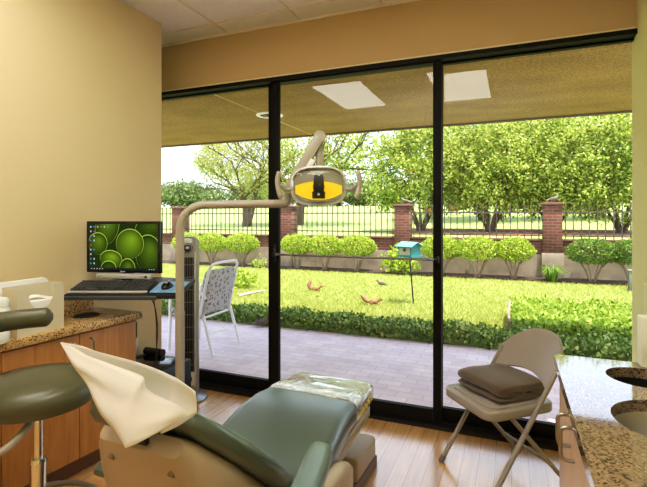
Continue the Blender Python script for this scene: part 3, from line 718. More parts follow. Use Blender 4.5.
# paper cover pulled over the headrest
def sheet(P, nu, nv, fn):
    V = []; F = []
    for i in range(nu + 1):
        for j in range(nv + 1): V.append(fn(i / nu, j / nv))
    for i in range(nu):
        for j in range(nv):
            a = i * (nv + 1) + j; F.append((a, a + 1, a + nv + 2, a + nv + 1))
    return V, F
A = Vector((-1.105, .845, 1.02)); Cc = Vector((-.747, .716, .870)); D = Vector((-.674, .836, .904)); B = Vector((-.676, .857, .948))
g = mb()
lip = bez([A, (-1.02, .834, 1.012), (-.937, .822, 1.0), (-.801, .812, .986), (-.772, .814, .957), (-.699, .822, .926), D], 8)
lw_ = [Vector(q) for q in (A, (-1.02, .813, .984), (-.93, .781, .946), (-.84, .749, .908), Cc, (-.708, .775, .884), D)]
low = [lw_[k].lerp(lw_[k + 1], j / 8) for k in range(6) for j in range(8)] + [D]
N = len(lip); nv = 8
def grid(fn):
    V = []; F = []
    for i in range(N):
        for j in range(nv + 1): V.append(fn(i, j / nv))
    for i in range(N - 1):
        for j in range(nv): a = i * (nv + 1) + j; F.append((a, a + 1, a + nv + 2, a + nv + 1))
    g.faces(V, F)
def backs(i, f):
    bul = sin(pi * f) * sin(pi * i / (N - 1))
    return lip[i] * (1 - f) + low[i] * f + Vector((0, -.010, -.002)) * bul + Vector((0, -.006, .0)) * (sin(f * 9 + i * .25) * sin(pi * f)) * sin(pi * i / (N - 1)) + Vector((0, .004 * sin(i * .35 + f * 3), .003 * sin(i * .5))) * sin(pi * i / (N - 1))
grid(backs)
top = bez([A, (-1.05, .858, 1.014), (-.996, .868, 1.001), (-.881, .895, .978), (-.775, .885, .965), (-.72, .87, .957), B], 8)
def fronts(i, f):
    e = i / (N - 1); env = sin(pi * e) ** .7
    base = low[i] * (1 - .0) + Vector((0, .14 - .03 * e, -.02 - .09 * max(0, 1 - e * 1.6))) * env
    if e > .8: base = base.lerp(Vector((-.668, .852, .902)), (e - .8) / .2)
    return top[i] * (1 - f) + base * f + Vector((0, .02, .004)) * sin(pi * f) * env
grid(fronts)
pp = g.build('headrest_cover', M['paper'], None, ang=180)
tag(pp, 'white paper cover hanging open over the headrest of the dental chair', 'paper cover')
sm = pp.modifiers.new('thick', 'SOLIDIFY'); sm.thickness = .0015

# ------------------------------------------------------------------ assistant stool
st = thing('assistant_stool', 'olive vinyl assistant stool with a curved support pad by the left cabinet', 'stool', (-1.637, 1.162, 0))
mb().lathe([(0, .655), (.16, .655), (.192, .664), (.207, .69), (.209, .712), (.198, .738), (.165, .757), (.08, .767), (0, .77)], seg=48).build('seat', M['vinyl_stool'], st)
mb().cyl((0, 0, .36), (0, 0, .65), .016, seg=16).cyl((0, 0, .64), (0, 0, .656), .05, .09, 20).build('gas_column', M['chrome'], st)
mb().cyl((0, 0, .1), (0, 0, .44), .027, seg=20).cyl((0, 0, .44), (0, 0, .455), .03, .026, 20).build('column_sleeve', M['chrome'], st)
g = mb().tube([(.215 * cos(2 * pi * k / 40), .215 * sin(2 * pi * k / 40), .235) for k in range(40)], .011, 10, closed=True)
for k in range(3):
    a = R(60 + 120 * k); g.cyl((.02 * cos(a), .02 * sin(a), .235), (.21 * cos(a), .21 * sin(a), .235), .008, seg=8)
g.build('foot_ring', M['grayplas'], st)
for k in range(5):
    a = R(20 + 72 * k); e = Vector((cos(a), sin(a), 0))
    l = mb().tube([e * .02 + Vector((0, 0, .11)), e * .15 + Vector((0, 0, .095)), e * .27 + Vector((0, 0, .07))], [.024, .02, .016], 10, flat=.8).build('base_leg', M['grayplas'], st)
    mb().cyl(e * .27 + Vector((-.02 * sin(a), .02 * cos(a), .028)), e * .27 + Vector((.02 * sin(a), -.02 * cos(a), .028)), .028, seg=16).cyl(e * .27 + Vector((0, 0, .03)), e * .27 + Vector((0, 0, .075)), .008, seg=8).build('caster', M['black'], l)
o = Vector((-1.637, 1.162, 0))
arm = bez([(0.02, -.02, .648), (.084, -.09, .632), (.092, -.146, .60), (.07, -.20, .575), (-.04, -.30, .57), (-.20, -.31, .72), (-.17, -.24, .90), (-.16, -.20, .93)], 8)
mb().tube(arm, .013, 12).build('support_arm', M['beige_metal'], st)
pad = bez([Vector((-1.70, 1.255, .957)) - o, Vector((-1.765, 1.17, .957)) - o, Vector((-1.79, 1.02, .957)) - o, Vector((-1.73, .88, .957)) - o, Vector((-1.62, .83, .957)) - o], 10)
nP = len(pad)
mb().tube([pad[0] + (pad[0] - pad[3]).normalized() * .012] + pad + [pad[-1] + (pad[-1] - pad[-4]).normalized() * .012], [.012, .03] + [.038] * (nP - 2) + [.03, .012], 16).build('support_pad', M['vinyl_stool'], st)

# ------------------------------------------------------------------ right counter with two round cut-outs
CR = .86
RX0, RY1, RY0 = .14, 1.832, .45
rc = thing('granite_sink_counter', 'polished speckled granite countertop with round cutouts at the right edge', 'countertop', (0, 0, 0))
def slab_with_holes(x0, x1, y0, y1, holes, z0, z1):
    b = bmesh.new()
    edges = []
    def loop(pts):
        vs = [b.verts.new((px, py, z1)) for px, py in pts]
        for k in range(len(vs)): edges.append(b.edges.new((vs[k], vs[(k + 1) % len(vs)])))
    loop([(x0, y0), (x1, y0), (x1, y1), (x0, y1)])
    for (cx, cy, r) in holes: loop([(cx + r * cos(2 * pi * k / 48), cy + r * sin(2 * pi * k / 48)) for k in range(48)])
    bmesh.ops.triangle_fill(b, use_beauty=True, edges=edges)
    for f in list(b.faces):
        c = f.calc_center_median()
        if any((c.x - cx) ** 2 + (c.y - cy) ** 2 < (r * .97) ** 2 for cx, cy, r in holes): b.faces.remove(f)
    ret = bmesh.ops.extrude_face_region(b, geom=b.faces[:])
    vs = [v for v in ret['geom'] if isinstance(v, bmesh.types.BMVert)]
    bmesh.ops.translate(b, verts=vs, vec=(0, 0, z0 - z1))
    bmesh.ops.recalc_face_normals(b, faces=b.faces)
    return b
holes = [(.375, 1.325, .145), (.372, 1.665, .098)]
g = mb(); g._merge(slab_with_holes(RX0, RX - .003, RY0, RY1, holes, CR - .032, CR)); g.build('counter_slab', M['granite_r'], rc, smooth=False)
cx, cy, r_ = holes[0]
g = mb().lathe([(r_ + .012, -.034), (r_ + .004, -.034), (r_ - .002, -.05), (r_ - .012, -.13), (r_ - .05, -.155), (.02, -.16), (0, -.162)], (cx, cy, CR), 48)
bw = g.build('sink_bowl', M['steel'], rc)
mb().lathe([(0, 0), (.022, 0), (.026, .003), (.02, .004), (0, .002)], (cx, cy, CR - .158), 24).build('drain', M['chrome'], bw)
cx, cy, r_ = holes[1]
mb().lathe([(r_ + .01, -.034), (r_ + .002, -.034), (r_ + .0, -.2), (0, -.2)], (cx, cy, CR), 40).build('drop_sleeve', M['dark'], rc)
rb = thing('sink_cabinet', 'pale wood base cabinet with D pulls under the right granite counter', 'cabinet', (0, 0, 0))
CXF = RX0 + .035
g = mb()
g.box((RX - .015, (RY0 + RY1) / 2, .46), (.018, RY1 - RY0 - .04, .72)).box(((CXF + RX) / 2, RY1 - .03, .46), (RX - CXF - .008, .018, .72)).box(((CXF + RX) / 2, RY0 + .03, .46), (RX - CXF - .008, .018, .72)).box(((CXF + RX) / 2, (RY0 + RY1) / 2, .11), (RX - CXF - .01, RY1 - RY0 - .05, .018)).box((CXF + .008, (RY0 + RY1) / 2, .46), (.014, RY1 - RY0 - .04, .72))
g.build('carcass', M['cab_r'], rb, smooth=False)
mb().box(((CXF + RX) / 2 + .03, (RY0 + RY1) / 2, .05), (RX - CXF - .07, RY1 - RY0 - .08, .1)).build('toe_kick', M['cab_edge'], rb, smooth=False)
for (y0, y1, hy) in ((1.425, 1.81, 1.475), (.99, 1.419, 1.385), (.5, .984, .9)):
    d = mb().box((CXF - .010, (y0 + y1) / 2, .462), (.018, y1 - y0, .715), bev=.002).build('door', M['cab_r'], rb)
    X = CXF - .019
    mb().tube(bez([(X, hy, .785), (X - .03, hy, .78), (X - .034, hy, .745), (X - .03, hy, .70), (X, hy, .695)], 6), .0055, 10).build('handle', M['nickel'], d)
# dispenser box on the counter
gb = thing('glove_box', 'white box with a reddish brown front on the right counter by the wall', 'box', (.468, 1.80, CR), R(0))
mb().box((0, 0, .083), (.155, .05, .166), bev=.005).build('box_body', plain('box_white', (.80, .82, .70), .5), gb)
mb().box((.005, -.0265, .125), (.12, .004, .065), bev=.001).build('front_panel', plain('box_red', (.30, .09, .05), .5), gb)
wp = mb().box((RX - .009, 2.5, .90), (.018, .5, .24), bev=.005).build('wall_board', plain('board_pale', (.74, .74, .46), .6))
tag(wp, 'pale panel fixed low on the right wall above the counter end', 'wall panel')

# ------------------------------------------------------------------ folding chair + blanket
fc = thing('folding_chair', 'tan metal folding chair by the sliding door on the right', 'folding chair', (-.06, 2.565, 0), math.atan2(-.70, -.72) + pi / 2 + 0)
FC_ROT = R(-50)
fc.rotation_euler = (0, 0, FC_ROT)
# local: front = -y
g = mb()
pol = rrect(.40, .40, .06, 6)
pol = [(x * (1.0 if y < 0 else .94), y * 1.05 - .012) for x, y in pol]
sp = mb().prism(pol, .380, .428, bev=.010, seg=3).build('seat', M['chairpaint'], fc)
mb().prism([(x * .86, y * .86 + .005) for x, y in pol], .426, .434, bev=.005).build('seat_dish', M['chairpaint'], sp)
topz, topy, fy = .735, .27, -.225
def longpt(s, z): 
    f = z / topz
    return Vector((s * (.205 - .0 * f), fy + (topy - fy) * f, z))
for s in (-1, 1):
    pts = [longpt(s, .012), longpt(s, .4), longpt(s, .52), longpt(s, .57), longpt(s, .61)]
    l = mb().tube(pts, .0125, 12).build('front_leg', M['chairdark'], fc)
    mb().cyl(longpt(s, 0), longpt(s, .03), .0155, seg=12).build('foot_cap', M['rubber'], l)
    q0 = Vector((s * .175, .262, .012)); q1 = Vector((s * .175, -.09, .40))
    l = mb().tube([q0, q1], .0115, 12).build('rear_leg', M['chairdark'], fc)
    mb().cyl((s * .175, .272, 0), q0 + Vector((0, -.012, .016)), .0145, seg=12).build('foot_cap', M['rubber'], l)
    mb().box((s * .194, .075, .405), (.006, .05, .02), (R(-30), 0, 0), bev=.002).build('hinge_plate', M['nickel'], fc)
f0 = (.20) / .41
mb().cyl((-.175, .165, .12), (.175, .165, .12), .009, seg=10).build('rear_brace', M['chairdark'], fc)
# backrest: bent plate with an arched top
V = []; F = []; nu, nv_ = 24, 10
def bk(u, v):
    x = (u - .5) * 2
    ztop = .735 - .12 * abs(x) ** 2.8; zbot = .535 - .05 * abs(x) ** 2 
    z = zbot + (ztop - zbot) * v
    yc = fy + (topy - fy) * z / topz
    return Vector((x * (.222 - .01 * z), yc - .0 + .045 * (1 - x * x) * 1.0 - .0, z))
for sgn, off in ((1, 0), ):
    for i in range(nu + 1):
        for j in range(nv_ + 1): V.append(bk(i / nu, j / nv_))
for i in range(nu):
    for j in range(nv_): a = i * (nv_ + 1) + j; F.append((a, a + 1, a + nv_ + 2, a + nv_ + 1))
g = mb().faces(V, F); bo = g.build('backrest', M['chairpaint'], fc, ang=60)
so = bo.modifiers.new('s', 'SOLIDIFY'); so.thickness = .016; so.offset = 0
bv = bo.modifiers.new('b', 'BEVEL'); bv.width = .005; bv.segments = 2; bv.limit_method = 'ANGLE'
# blanket: one long cloth folded over itself three times
L_ = .29; th = .027
path = [(-L_ / 2, th * .5)] + [(-L_ / 2 + L_ * k / 8, th * .5 + .002 * sin(k)) for k in range(1, 9)]
for k in range(1, 7): a = -pi / 2 + pi * k / 6; path.append((L_ / 2 + th * .55 * cos(a), th * 1.05 + th * .55 * sin(a)))
path += [(L_ / 2 - L_ * k / 8, th * 1.62 + .002 * sin(k * 2)) for k in range(1, 8)]
for k in range(1, 7): a = -pi / 2 - pi * k / 6; path.append((-L_ / 2 + .03 + th * .6 * cos(a), th * 2.2 + th * .6 * sin(a)))
path += [(-L_ / 2 + .03 + (L_ - .02) * k / 8, th * 2.82 + .004 * sin(k * .9)) for k in range(1, 9)]
path += [(L_ / 2 + .022, th * 2.5), (L_ / 2 + .038, th * 1.8), (L_ / 2 + .036, th * 1.0)]
P2 = [Vector((a, b_, 0)) for a, b_ in path]
nX = 18; rings = []
up_, dn_ = [], []
for i, p in enumerate(P2):
    d = (P2[min(i + 1, len(P2) - 1)] - P2[max(i - 1, 0)]).normalized(); nrm = Vector((-d.y, d.x, 0))
    e = .45 if 0 < i < len(P2) - 1 else .25
    up_.append(p + nrm * th * e); dn_.append(p - nrm * th * e)
outline = up_ + dn_[::-1]
for f in [0, .012, .03] + [k / nX for k in range(1, nX)] + [.97, .988, 1]:
    k = f * nX; xx = (f - .5) * .33
    pin = 1 - .12 * abs(2 * f - 1) ** 6; sag = -.004 * abs(2 * f - 1) ** 2 
    rings.append([(xx + .004 * sin(q.x * 30 + q.y * 50), q.x * pin + .004 * sin(f * 9 + q.y * 40), max(.0015, q.y * (pin + .01 * sin(f * 7 + q.x * 14))) ) for q in outline])
g = mb().loft(rings)
bl = g.build('folded_blanket', M['blanket'], None, ang=75)
ss = bl.modifiers.new('sub', 'SUBSURF'); ss.levels = 1; ss.render_levels = 1
tag(bl, 'folded brown wool blanket lying on the tan folding chair seat', 'blanket')
Rz = Matrix.Rotation(FC_ROT, 4, 'Z')
bl.location = Vector((-.06, 2.565, .4375)) + (Rz @ Vector((-.02, .0, 0)))
bl.rotation_euler = (0, 0, FC_ROT + R(4))

# ================================================================== OUTSIDE
PZ = -.03
HY = 5.10                                          # patio edge / ivy border
struct(mb().box((-4, (WY + .11 + HY) / 2, PZ - .05), (22, HY - WY - .11, .1)).build('patio', M['patio'], smooth=False))
struct(mb().box((-4, (HY + 11.9) / 2, -.13), (24, 11.9 - HY, .14)).build('lawn_soil', M['lawn'], smooth=False))
# far lawn climbs beyond the fence
V = []; F = []
ys = [12.0, 14, 17, 22, 30, 40, 55, 80]; zs = [.80, .84, .98, 1.30, 1.85, 2.35, 2.9, 3.3]
for yy, z in zip(ys, zs): V += [(-90, yy, z), (60, yy, z)]
for i in range(len(ys) - 1): F.append((2 * i, 2 * i + 1, 2 * i + 3, 2 * i + 2))
struct(mb().faces(V, F).build('far_lawn_hill', M['farlawn'], smooth=True))
struct(mb().box((-2, 11.45, -.045), (20, .72, .05)).build('mulch_bed', M['mulch'], smooth=False))
struct(mb().faces([(-3.6, 14.0, .865), (5, 14.0, .865), (5, 16.2, .99), (-3.6, 16.2, .99)], [(0, 1, 2, 3)]).build('tree_bed_soil', M['redsoil'], smooth=False))
# soffit
SZ = 2.40; SE = 5.23
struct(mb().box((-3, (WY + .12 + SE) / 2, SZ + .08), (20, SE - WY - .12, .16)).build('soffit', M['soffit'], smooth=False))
struct(mb().box((-3, SE + .02, SZ + .12), (20, .04, .28)).build('trim_5', plain('fascia', (.16, .12, .07), .6), smooth=False))
struct(mb().box((-3, WY + .3, CZ + .4), (20, .5, .3)).build('roof_edge', M['soffit'], smooth=False))
struct(mb().box((-2.33, (WY + .12 + SE) / 2, SZ - .002), (.012, SE - WY - .13, .006)).build('trim_6', plain('seam', (.72, .55, .24), .8), smooth=False))
sd = thing('soffit_downlight', 'round recessed downlight with white trim in the porch soffit', 'downlight', (-2.28, 4.07, SZ))
mb().lathe([(.105, 0), (.135, 0), (.135, -.008), (.105, -.012), (.10, -.004), (.105, 0)], seg=36).build('trim_ring', plain('ring_white', (.9, .9, .85), .4, emit=(1, 1, .9), estr=.25), sd)  # faint glow put into the ring, which is no light source
mb().lathe([(0, -.001), (.104, -.002)], seg=36).build('baffle', M['dark'], sd)

# ---- fence: pillars, garden wall, panels
FY = 11.83
pill = [(-9.9, 'brick fence pillar seen beside the bent lamp post'), (-6.0, 'brick fence pillar half hidden by the door frame near the dental light'),
        (-2.63, 'brick fence pillar left of the slim mullion with a dove on top'), (.867, 'brick fence pillar on the right with a bird on its cap')]
for px_, lab in pill:
    t = thing('brick_pillar', lab, 'pillar', (px_, FY, -.06), group='brick fence pillars')
    g = mb().box((0, 0, .30), (.46, .46, .60), bev=.01); g.build('footing', M['concrete'], t)
    mb().box((0, 0, 1.15), (.40, .40, 1.12), bev=.008).build('shaft', M['redbrick'], t)
    mb().box((0, 0, 1.735), (.47, .47, .05), bev=.008).box((0, 0, 1.765), (.43, .43, .02), bev=.005).build('cap', M['cap'], t)
xs_ = [-14.5, -9.9, -6.0, -2.63, .867, 5.2]
for i in range(5):
    a, b_ = xs_[i] + (.2 if i > 0 else 0), xs_[i + 1] - (.2 if i < 4 else 0)
    cxx = (a + b_) / 2; w = b_ - a
    struct(mb().box((cxx, FY, .22), (w, .24, .56)).build('garden_wall', M['concrete'], smooth=False))
    struct(mb().box((cxx, FY, .66), (w, .20, .32)).build('garden_wall_brick', M['redbrick'], smooth=False))
    struct(mb().box((cxx, FY, .84), (w, .27, .05), bev=.006).build('garden_wall_cap', M['cap']))
    lab = ['pale picket fence section left of the leftmost brick pillar', 'iron picket fence section behind the patio chair', 'iron picket fence section below the dental light', 'iron picket fence section in front of the dark multi stemmed trees', 'iron picket fence section at the far right by the wall'][i]
    t = thing('fence_panel', lab, 'fence', (cxx, FY, .865), group='iron fence sections')
    for z in (.12, .62): mb().box((0, 0, z), (w, .03, .035)).build('rail', M['iron'], t, smooth=False)
    n = int(round(w / .158))
    first = None
    for k in range(n):
        x = -w / 2 + w * (k + .5) / n
        if first is None:
            o = mb().box((0, 0, .41), (.024, .024, .82)).faces([(-.012, -.012, .82), (.012, -.012, .82), (.012, .012, .82), (-.012, .012, .82), (0, 0, .86)], [(0, 1, 4), (1, 2, 4), (2, 3, 4), (3, 0, 4)]).build('picket', M['iron'], t, smooth=False)
            first = o
        else:
            o = first.copy(); C.objects.link(o); o.parent = t
        o.location = (x, 0, 0)

# ---- shrubs
def shrub(x, y, rx, rz, zc, label, mat, n=3400, stems=8, gz=-.05, lsize=.048, group='clipped round shrubs along the garden wall', open_=False):
    t = thing('round_shrub', label, 'shrub', (x, y, gz), group=group)
    u = rng.normal(size=(n, 3)); u /= np.linalg.norm(u, axis=1)[:, None]
    rad = (.82 + .18 * rng.random(n)) if not open_ else (.3 + .7 * rng.random(n) ** .5)
    lump = 1 + .07 * np.sin(u[:, 0] * 7 + x * 3) * np.cos(u[:, 1] * 6 + u[:, 2] * 5)
    P = u * (rad * lump)[:, None]
    P[:, 2] = np.where(P[:, 2] < 0, P[:, 2] * .75, P[:, 2])
    P = P * np.array([rx, rx * .72, rz]) + np.array([0, 0, zc])
    if open_: P += rng.normal(size=P.shape) * .05
    npmesh('foliage', leaves(P, lsize, .6, .35), 4, mat, t)
    g = mb()
    for k in range(stems):
        a = 2 * pi * k / stems + random.random(); q = Vector((cos(a) * rx * .62, sin(a) * rx * .4, zc - rz * .2))
        g.tube(bez([(cos(a) * .04, sin(a) * .04, 0), q * .45 + Vector((0, 0, .02)), q], 4), [.013] * 4 + [.008] * 5, 6)
        e2 = q + Vector((random.uniform(-.15, .15), random.uniform(-.1, .1), rz * .4)); g.tube([q * .6, e2], [.012, .006], 5)
    g.build('stems', M['bark_pale'], t)
    return t
SH = [(-9.15, 'clipped shrub just right of the lamp post, first of the left three', .50, 'lf_shrub'), (-8.26, 'clipped shrub above the patio chair, middle of the left three', .52, 'lf_shrub'), (-7.22, 'clipped shrub next to the double door frame, last of the left three', .55, 'lf_shrub'),
      (-5.44, 'clipped shrub right of the double frame, first of the three below the dental light', .5, 'lf_shrub'), (-4.61, 'clipped shrub in the middle of the three below the dental light', .5, 'lf_shrub'), (-3.72, 'clipped shrub last of the three below the dental light', .53, 'lf_shrub'),
      (-1.58, 'clipped shrub crossed by the slim right mullion', .52, 'lf_shrub'), (-.74, 'clipped shrub second to the right of the slim mullion', .54, 'lf_shrub'), (.04, 'smaller clipped shrub left of the right brick pillar', .44, 'lf_shrub'),
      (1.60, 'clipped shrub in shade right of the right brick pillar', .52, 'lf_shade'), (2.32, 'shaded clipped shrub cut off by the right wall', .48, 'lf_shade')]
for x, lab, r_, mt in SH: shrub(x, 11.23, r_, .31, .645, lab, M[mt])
shrub(-2.55, 11.15, .45, .36, .32, 'loose leafy young shrub behind the teal birdhouse', M['lf_shrub'], n=900, lsize=.09, open_=True, group='loose garden plants')
shrub(-6.55, 11.1, .22, .14, .12, 'small bright low plant at the wall foot beside the double frame', M['lf_shrub'], n=300, stems=3, open_=True, group='loose garden plants')
shrub(-5.0, 7.85, .28, .17, .14, 'small round plant on the lawn right of the patio chair', M['lf_shrub'], n=420, stems=3, lsize=.07, open_=True, group='loose garden plants')
# strappy lily clump at the pillar foot
t = thing('lily_clump', 'strappy green lily clump at the foot of the right brick pillar', 'plant', (.80, 11.05, -.03))
V = []
for k in range(70):
    a = random.uniform(0, 2 * pi); l = random.uniform(.25, .45); d = Vector((cos(a), sin(a), 0)); s = Vector((-sin(a), cos(a), 0)) * .012; st0 = d * random.uniform(0, .1)
    p1 = st0 + d * l * .35 + Vector((0, 0, l * .8)); p2 = st0 + d * l * .9 + Vector((0, 0, l * .55))
    V += [st0 - s, st0 + s, p1 + s, p1 - s]; V += [p1 - s, p1 + s, p2 + s * .2, p2 - s * .2]
npmesh('leaf_blades', np.array([tuple(v) for v in V]), 4, M['lf_shade'], t)

# ---- ivy border, ground cover, grass
n = 34000
P = np.column_stack([rng.uniform(-12, 4, n), HY - .03 + .46 * rng.random(n) ** 1.2, np.zeros(n)])
P[:, 2] = -.03 + .17 * rng.random(n) ** .6 * (1 - ((P[:, 1] - HY - .24) / .30) ** 4 * .5) + .02 * np.sin(P[:, 0] * 9)
iv = npmesh('ivy_border', leaves(P, .042, .75, .5), 4, M['lf_ivy'])
tag(iv, 'low dark green ivy border along the patio edge', 'ivy', kind='stuff')
n = 30000
P = np.column_stack([rng.uniform(-.0, 4, n), rng.uniform(HY + .4, 7.25, n), np.zeros(n)]); P[:, 2] = .0 + .20 * rng.random(n) ** .5 + .02 * np.sin(P[:, 0] * 7) * np.cos(P[:, 1] * 6)
gc_ = npmesh('ground_cover', leaves(P, .05, .7, .4), 4, M['lf_cover'])
tag(gc_, 'bright green leafy ground cover bed right of the wooden edging', 'ground cover', kind='stuff')
eb = mb().box((-.03, 6.25, .06), (.03, 1.5, .27), bev=.003).build('edging_board', plain('edging', (.22, .16, .12), .8, noise=.2))
tag(eb, 'upright pale edging board between lawn and ground cover', 'edging board')
n = 130000
yy = HY + .4 + (11.15 - HY - .4) * rng.random(n) ** 1.25
xx = -yy * 1.0 + rng.random(n) * (yy * 1.35) - .6
keep = ~((xx > -.05) & (yy < 7.2)); xx, yy = xx[keep], yy[keep]
P = np.column_stack([xx, yy, np.full(len(xx), -.065)])
d = rng.normal(size=P.shape) * .55; d[:, 2] = 1; d /= np.linalg.norm(d, axis=1)[:, None]
s = np.cross(d, rng.normal(size=P.shape)); s /= np.linalg.norm(s, axis=1)[:, None]
L = (.035 + .035 * rng.random(len(P)))[:, None]; wd = .007
V = np.empty((len(P), 3, 3)); V[:, 0] = P - s * wd; V[:, 1] = P + s * wd; V[:, 2] = P + d * L
gr = npmesh('lawn_grass', V.reshape(-1, 3), 3, M['grass'])
tag(gr, 'short sunny green grass of the garden lawn', 'grass', kind='stuff')

# ---- trees
def tree(name, label, x, y, z, canopy, trunks, mat, nclump, per, spread, lsize, bark, group='trees beyond the fence', flowers=0, limbs=None, asp=.5):
    t = thing(name, label, 'tree', (x, y, z), group=group)
    P = []
    tot = sum(c[3] * c[4] * c[5] for c in canopy)
    for (cx, cy, cz, rx, ry, rz) in canopy:
        P.append(clump_points((cx, cy, cz), (rx, ry, rz), max(4, int(nclump * rx * ry * rz / tot)), per, spread))
    P = np.concatenate(P)
    npmesh('foliage', leaves(P, lsize, asp, .1), 4, mat, t)
    g = mb()
    for (path, r0, r1) in trunks:
        pp_ = bez(path, 5); k = len(pp_)
        g.tube(pp_, [r0 + (r1 - r0) * i / (k - 1) for i in range(k)], 7)
    if limbs:
        for q in limbs: g.tube(q[0], q[1], 5)
    g.build('trunk', bark, t)
    if flowers:
        g = mb()
        for k in range(flowers):
            c = P[random.randrange(len(P))]; 
            g.sphere((c[0], c[1] - .1, c[2]), .045, seg=6)
        g.build('blossoms', M['flower'], t)
    return t
def multi(n, h, r, spread):
    out = []
    for k in range(n):
        a = 2 * pi * k / n + random.uniform(-.3, .3); d = Vector((cos(a), sin(a) * .7, 0))
        out.append(([d * .06, d * spread * .35 + Vector((0, 0, h * .35)), d * spread + Vector((0, 0, h)), d * spread * 1.5 + Vector((0, 0, h * 1.7))], r, r * .35))
    return out
crown = lambda w, z, h: [(0, 0, z, w, w * .8, h), (-w * .55, -.2, z - .25 * h, w * .6, w * .6, h * .6), (w * .55, .1, z - .2 * h, w * .6, w * .6, h * .6), (.1, 0, z + h * .45, w * .6, w * .6, h * .6)]
TL = [(-2.75, 15.0, .88, 1.55, 2.1, 1.55, 'multi stemmed leafy tree rising behind the pillar left of the slim mullion', 240),
      (-.62, 15.0, .88, 1.55, 2.05, 1.6, 'multi stemmed leafy tree with dark trunk just right of the slim mullion', 260),
      (1.15, 15.2, .88, 1.5, 2.05, 1.6, 'multi stemmed leafy tree rising behind the right brick pillar', 260),
      (2.85, 15.0, .88, 1.4, 1.85, 1.5, 'multi stemmed leafy tree nearest the right wall', 220)]
for (x, y, z, w, zc_, h, lab, nc) in TL:
    tree('flowering_tree', lab, x, y, z, crown(w, zc_, h), multi(6, 1.0, .06, .55), M['lf_tree'], int(nc * 1.1), 85, .13, .10, M['bark'], flowers=4)
tree('background_tree', 'tall leafy tree filling the gap behind the flowering trees', -1.2, 21, 1.2, crown(3.2, 3.5, 2.4), multi(3, 2.0, .12, .6), M['lf_tree'], 260, 60, .3, .2, M['bark'])
tree('background_tree', 'tall leafy tree behind the trees above the right brick pillar', 3.4, 22, 1.2, crown(2.6, 2.8, 2.0), multi(3, 2.0, .12, .6), M['lf_tree'], 160, 60, .3, .2, M['bark'])
# open-branched trees on the left
def branches(base, n, ln, up, depth=2, r=.05):
    out = []
    def rec(p, d, l, r_, lev):
        q1 = p + d * l * .5 + Vector((0, 0, .05 * l)); q2 = p + d * l
        out.append(([p, q1, q2], [r_, r_ * .8, r_ * .6]))
        if lev == 0: return
        for k in range(3):
            nd_ = (d + Vector((random.uniform(-.8, .8), random.uniform(-.8, .8), random.uniform(-.35, .6)))).normalized()
            rec(p + d * l * (.45 + .25 * k), nd_, l * .62, r_ * .55, lev - 1)
    for k in range(n):
        a = 2 * pi * k / n + random.uniform(-.3, .3)
        rec(Vector(base), Vector((cos(a), sin(a) * .6, up + random.uniform(-.2, .3))).normalized(), ln, r, depth)
    return out
tree('mesquite_tree', 'airy spreading tree with bare branches seen above the horizontal lamp arm', -10.7, 17, .95, [(0, 0, 3.0, 2.6, 1.6, 1.25), (1.3, 0, 2.0, 1.4, 1, .9), (-1.2, 0, 3.0, 1.5, 1.0, .9)],
     [([(0, 0, 0), (.05, 0, .7), (-.15, 0, 1.3), (-.2, 0, 1.9)], .20, .12), ([(.1, 0, .1), (.35, 0, .9), (.5, 0, 1.6)], .15, .09)], M['lf_mesq'], 560, 34, .20, .095, M['bark'], limbs=branches((-.1, 0, 1.3), 8, 1.9, .5, 3, .05), asp=.4)
tree('mesquite_tree', 'airy tree with long dark limbs behind the dental light', -8.6, 18, 1.0, [(.6, 0, 3.6, 2.9, 1.6, 1.5), (2.2, 0, 3.0, 1.6, 1.2, 1.1)],
     [([(0, 0, 0), (.1, 0, 1.0), (.3, 0, 2.0)], .2, .13)], M['lf_tree'], 240, 26, .24, .15, M['bark'], limbs=branches((.2, 0, 1.5), 6, 2.4, .5, 3, .08) + [([(.2, 0, 1.6), (1.8, 0, 2.5), (3.4, 0, 2.3)], [.10, .07, .03])])
far = [(-41.5, 48, 4.5, 'hazy distant tree just left of the lamp post bend'), (-27, 47, 4.6, 'hazy distant tree behind the door double frame'), (-18.5, 49, 4.4, 'hazy distant tree beside the right lamp handle'), (-46, 44, 4.2, 'hazy distant tree nearest the left wall edge'), (-37, 46, 5.0, 'hazy distant tree behind the lamp post bend'), (-31, 50, 4.6, 'hazy distant tree behind the airy tree'), (-22, 48, 5.0, 'hazy distant tree left of the dental light'), (-15, 52, 5.2, 'hazy distant tree under the dental light'), (-8, 50, 5.0, 'hazy distant tree right of the dental light'), (-1, 55, 5.5, 'hazy distant tree behind the slim mullion'), (8, 52, 5, 'hazy distant tree behind the right pillar')]
for x, y, w, lab in far:
    tree('distant_tree', lab, x, y, 2.4, [(0, 0, 1.9, w * .75, w * .5, 1.3), (w * .5, 0, 1.5, w * .5, w * .4, 1.0)], [([(0, 0, 0), (0, 0, 1), (0, 0, 2.4)], .25, .15)], M['lf_far'], 110, 40, .40, .36, M['bark'], group='hazy distant trees')

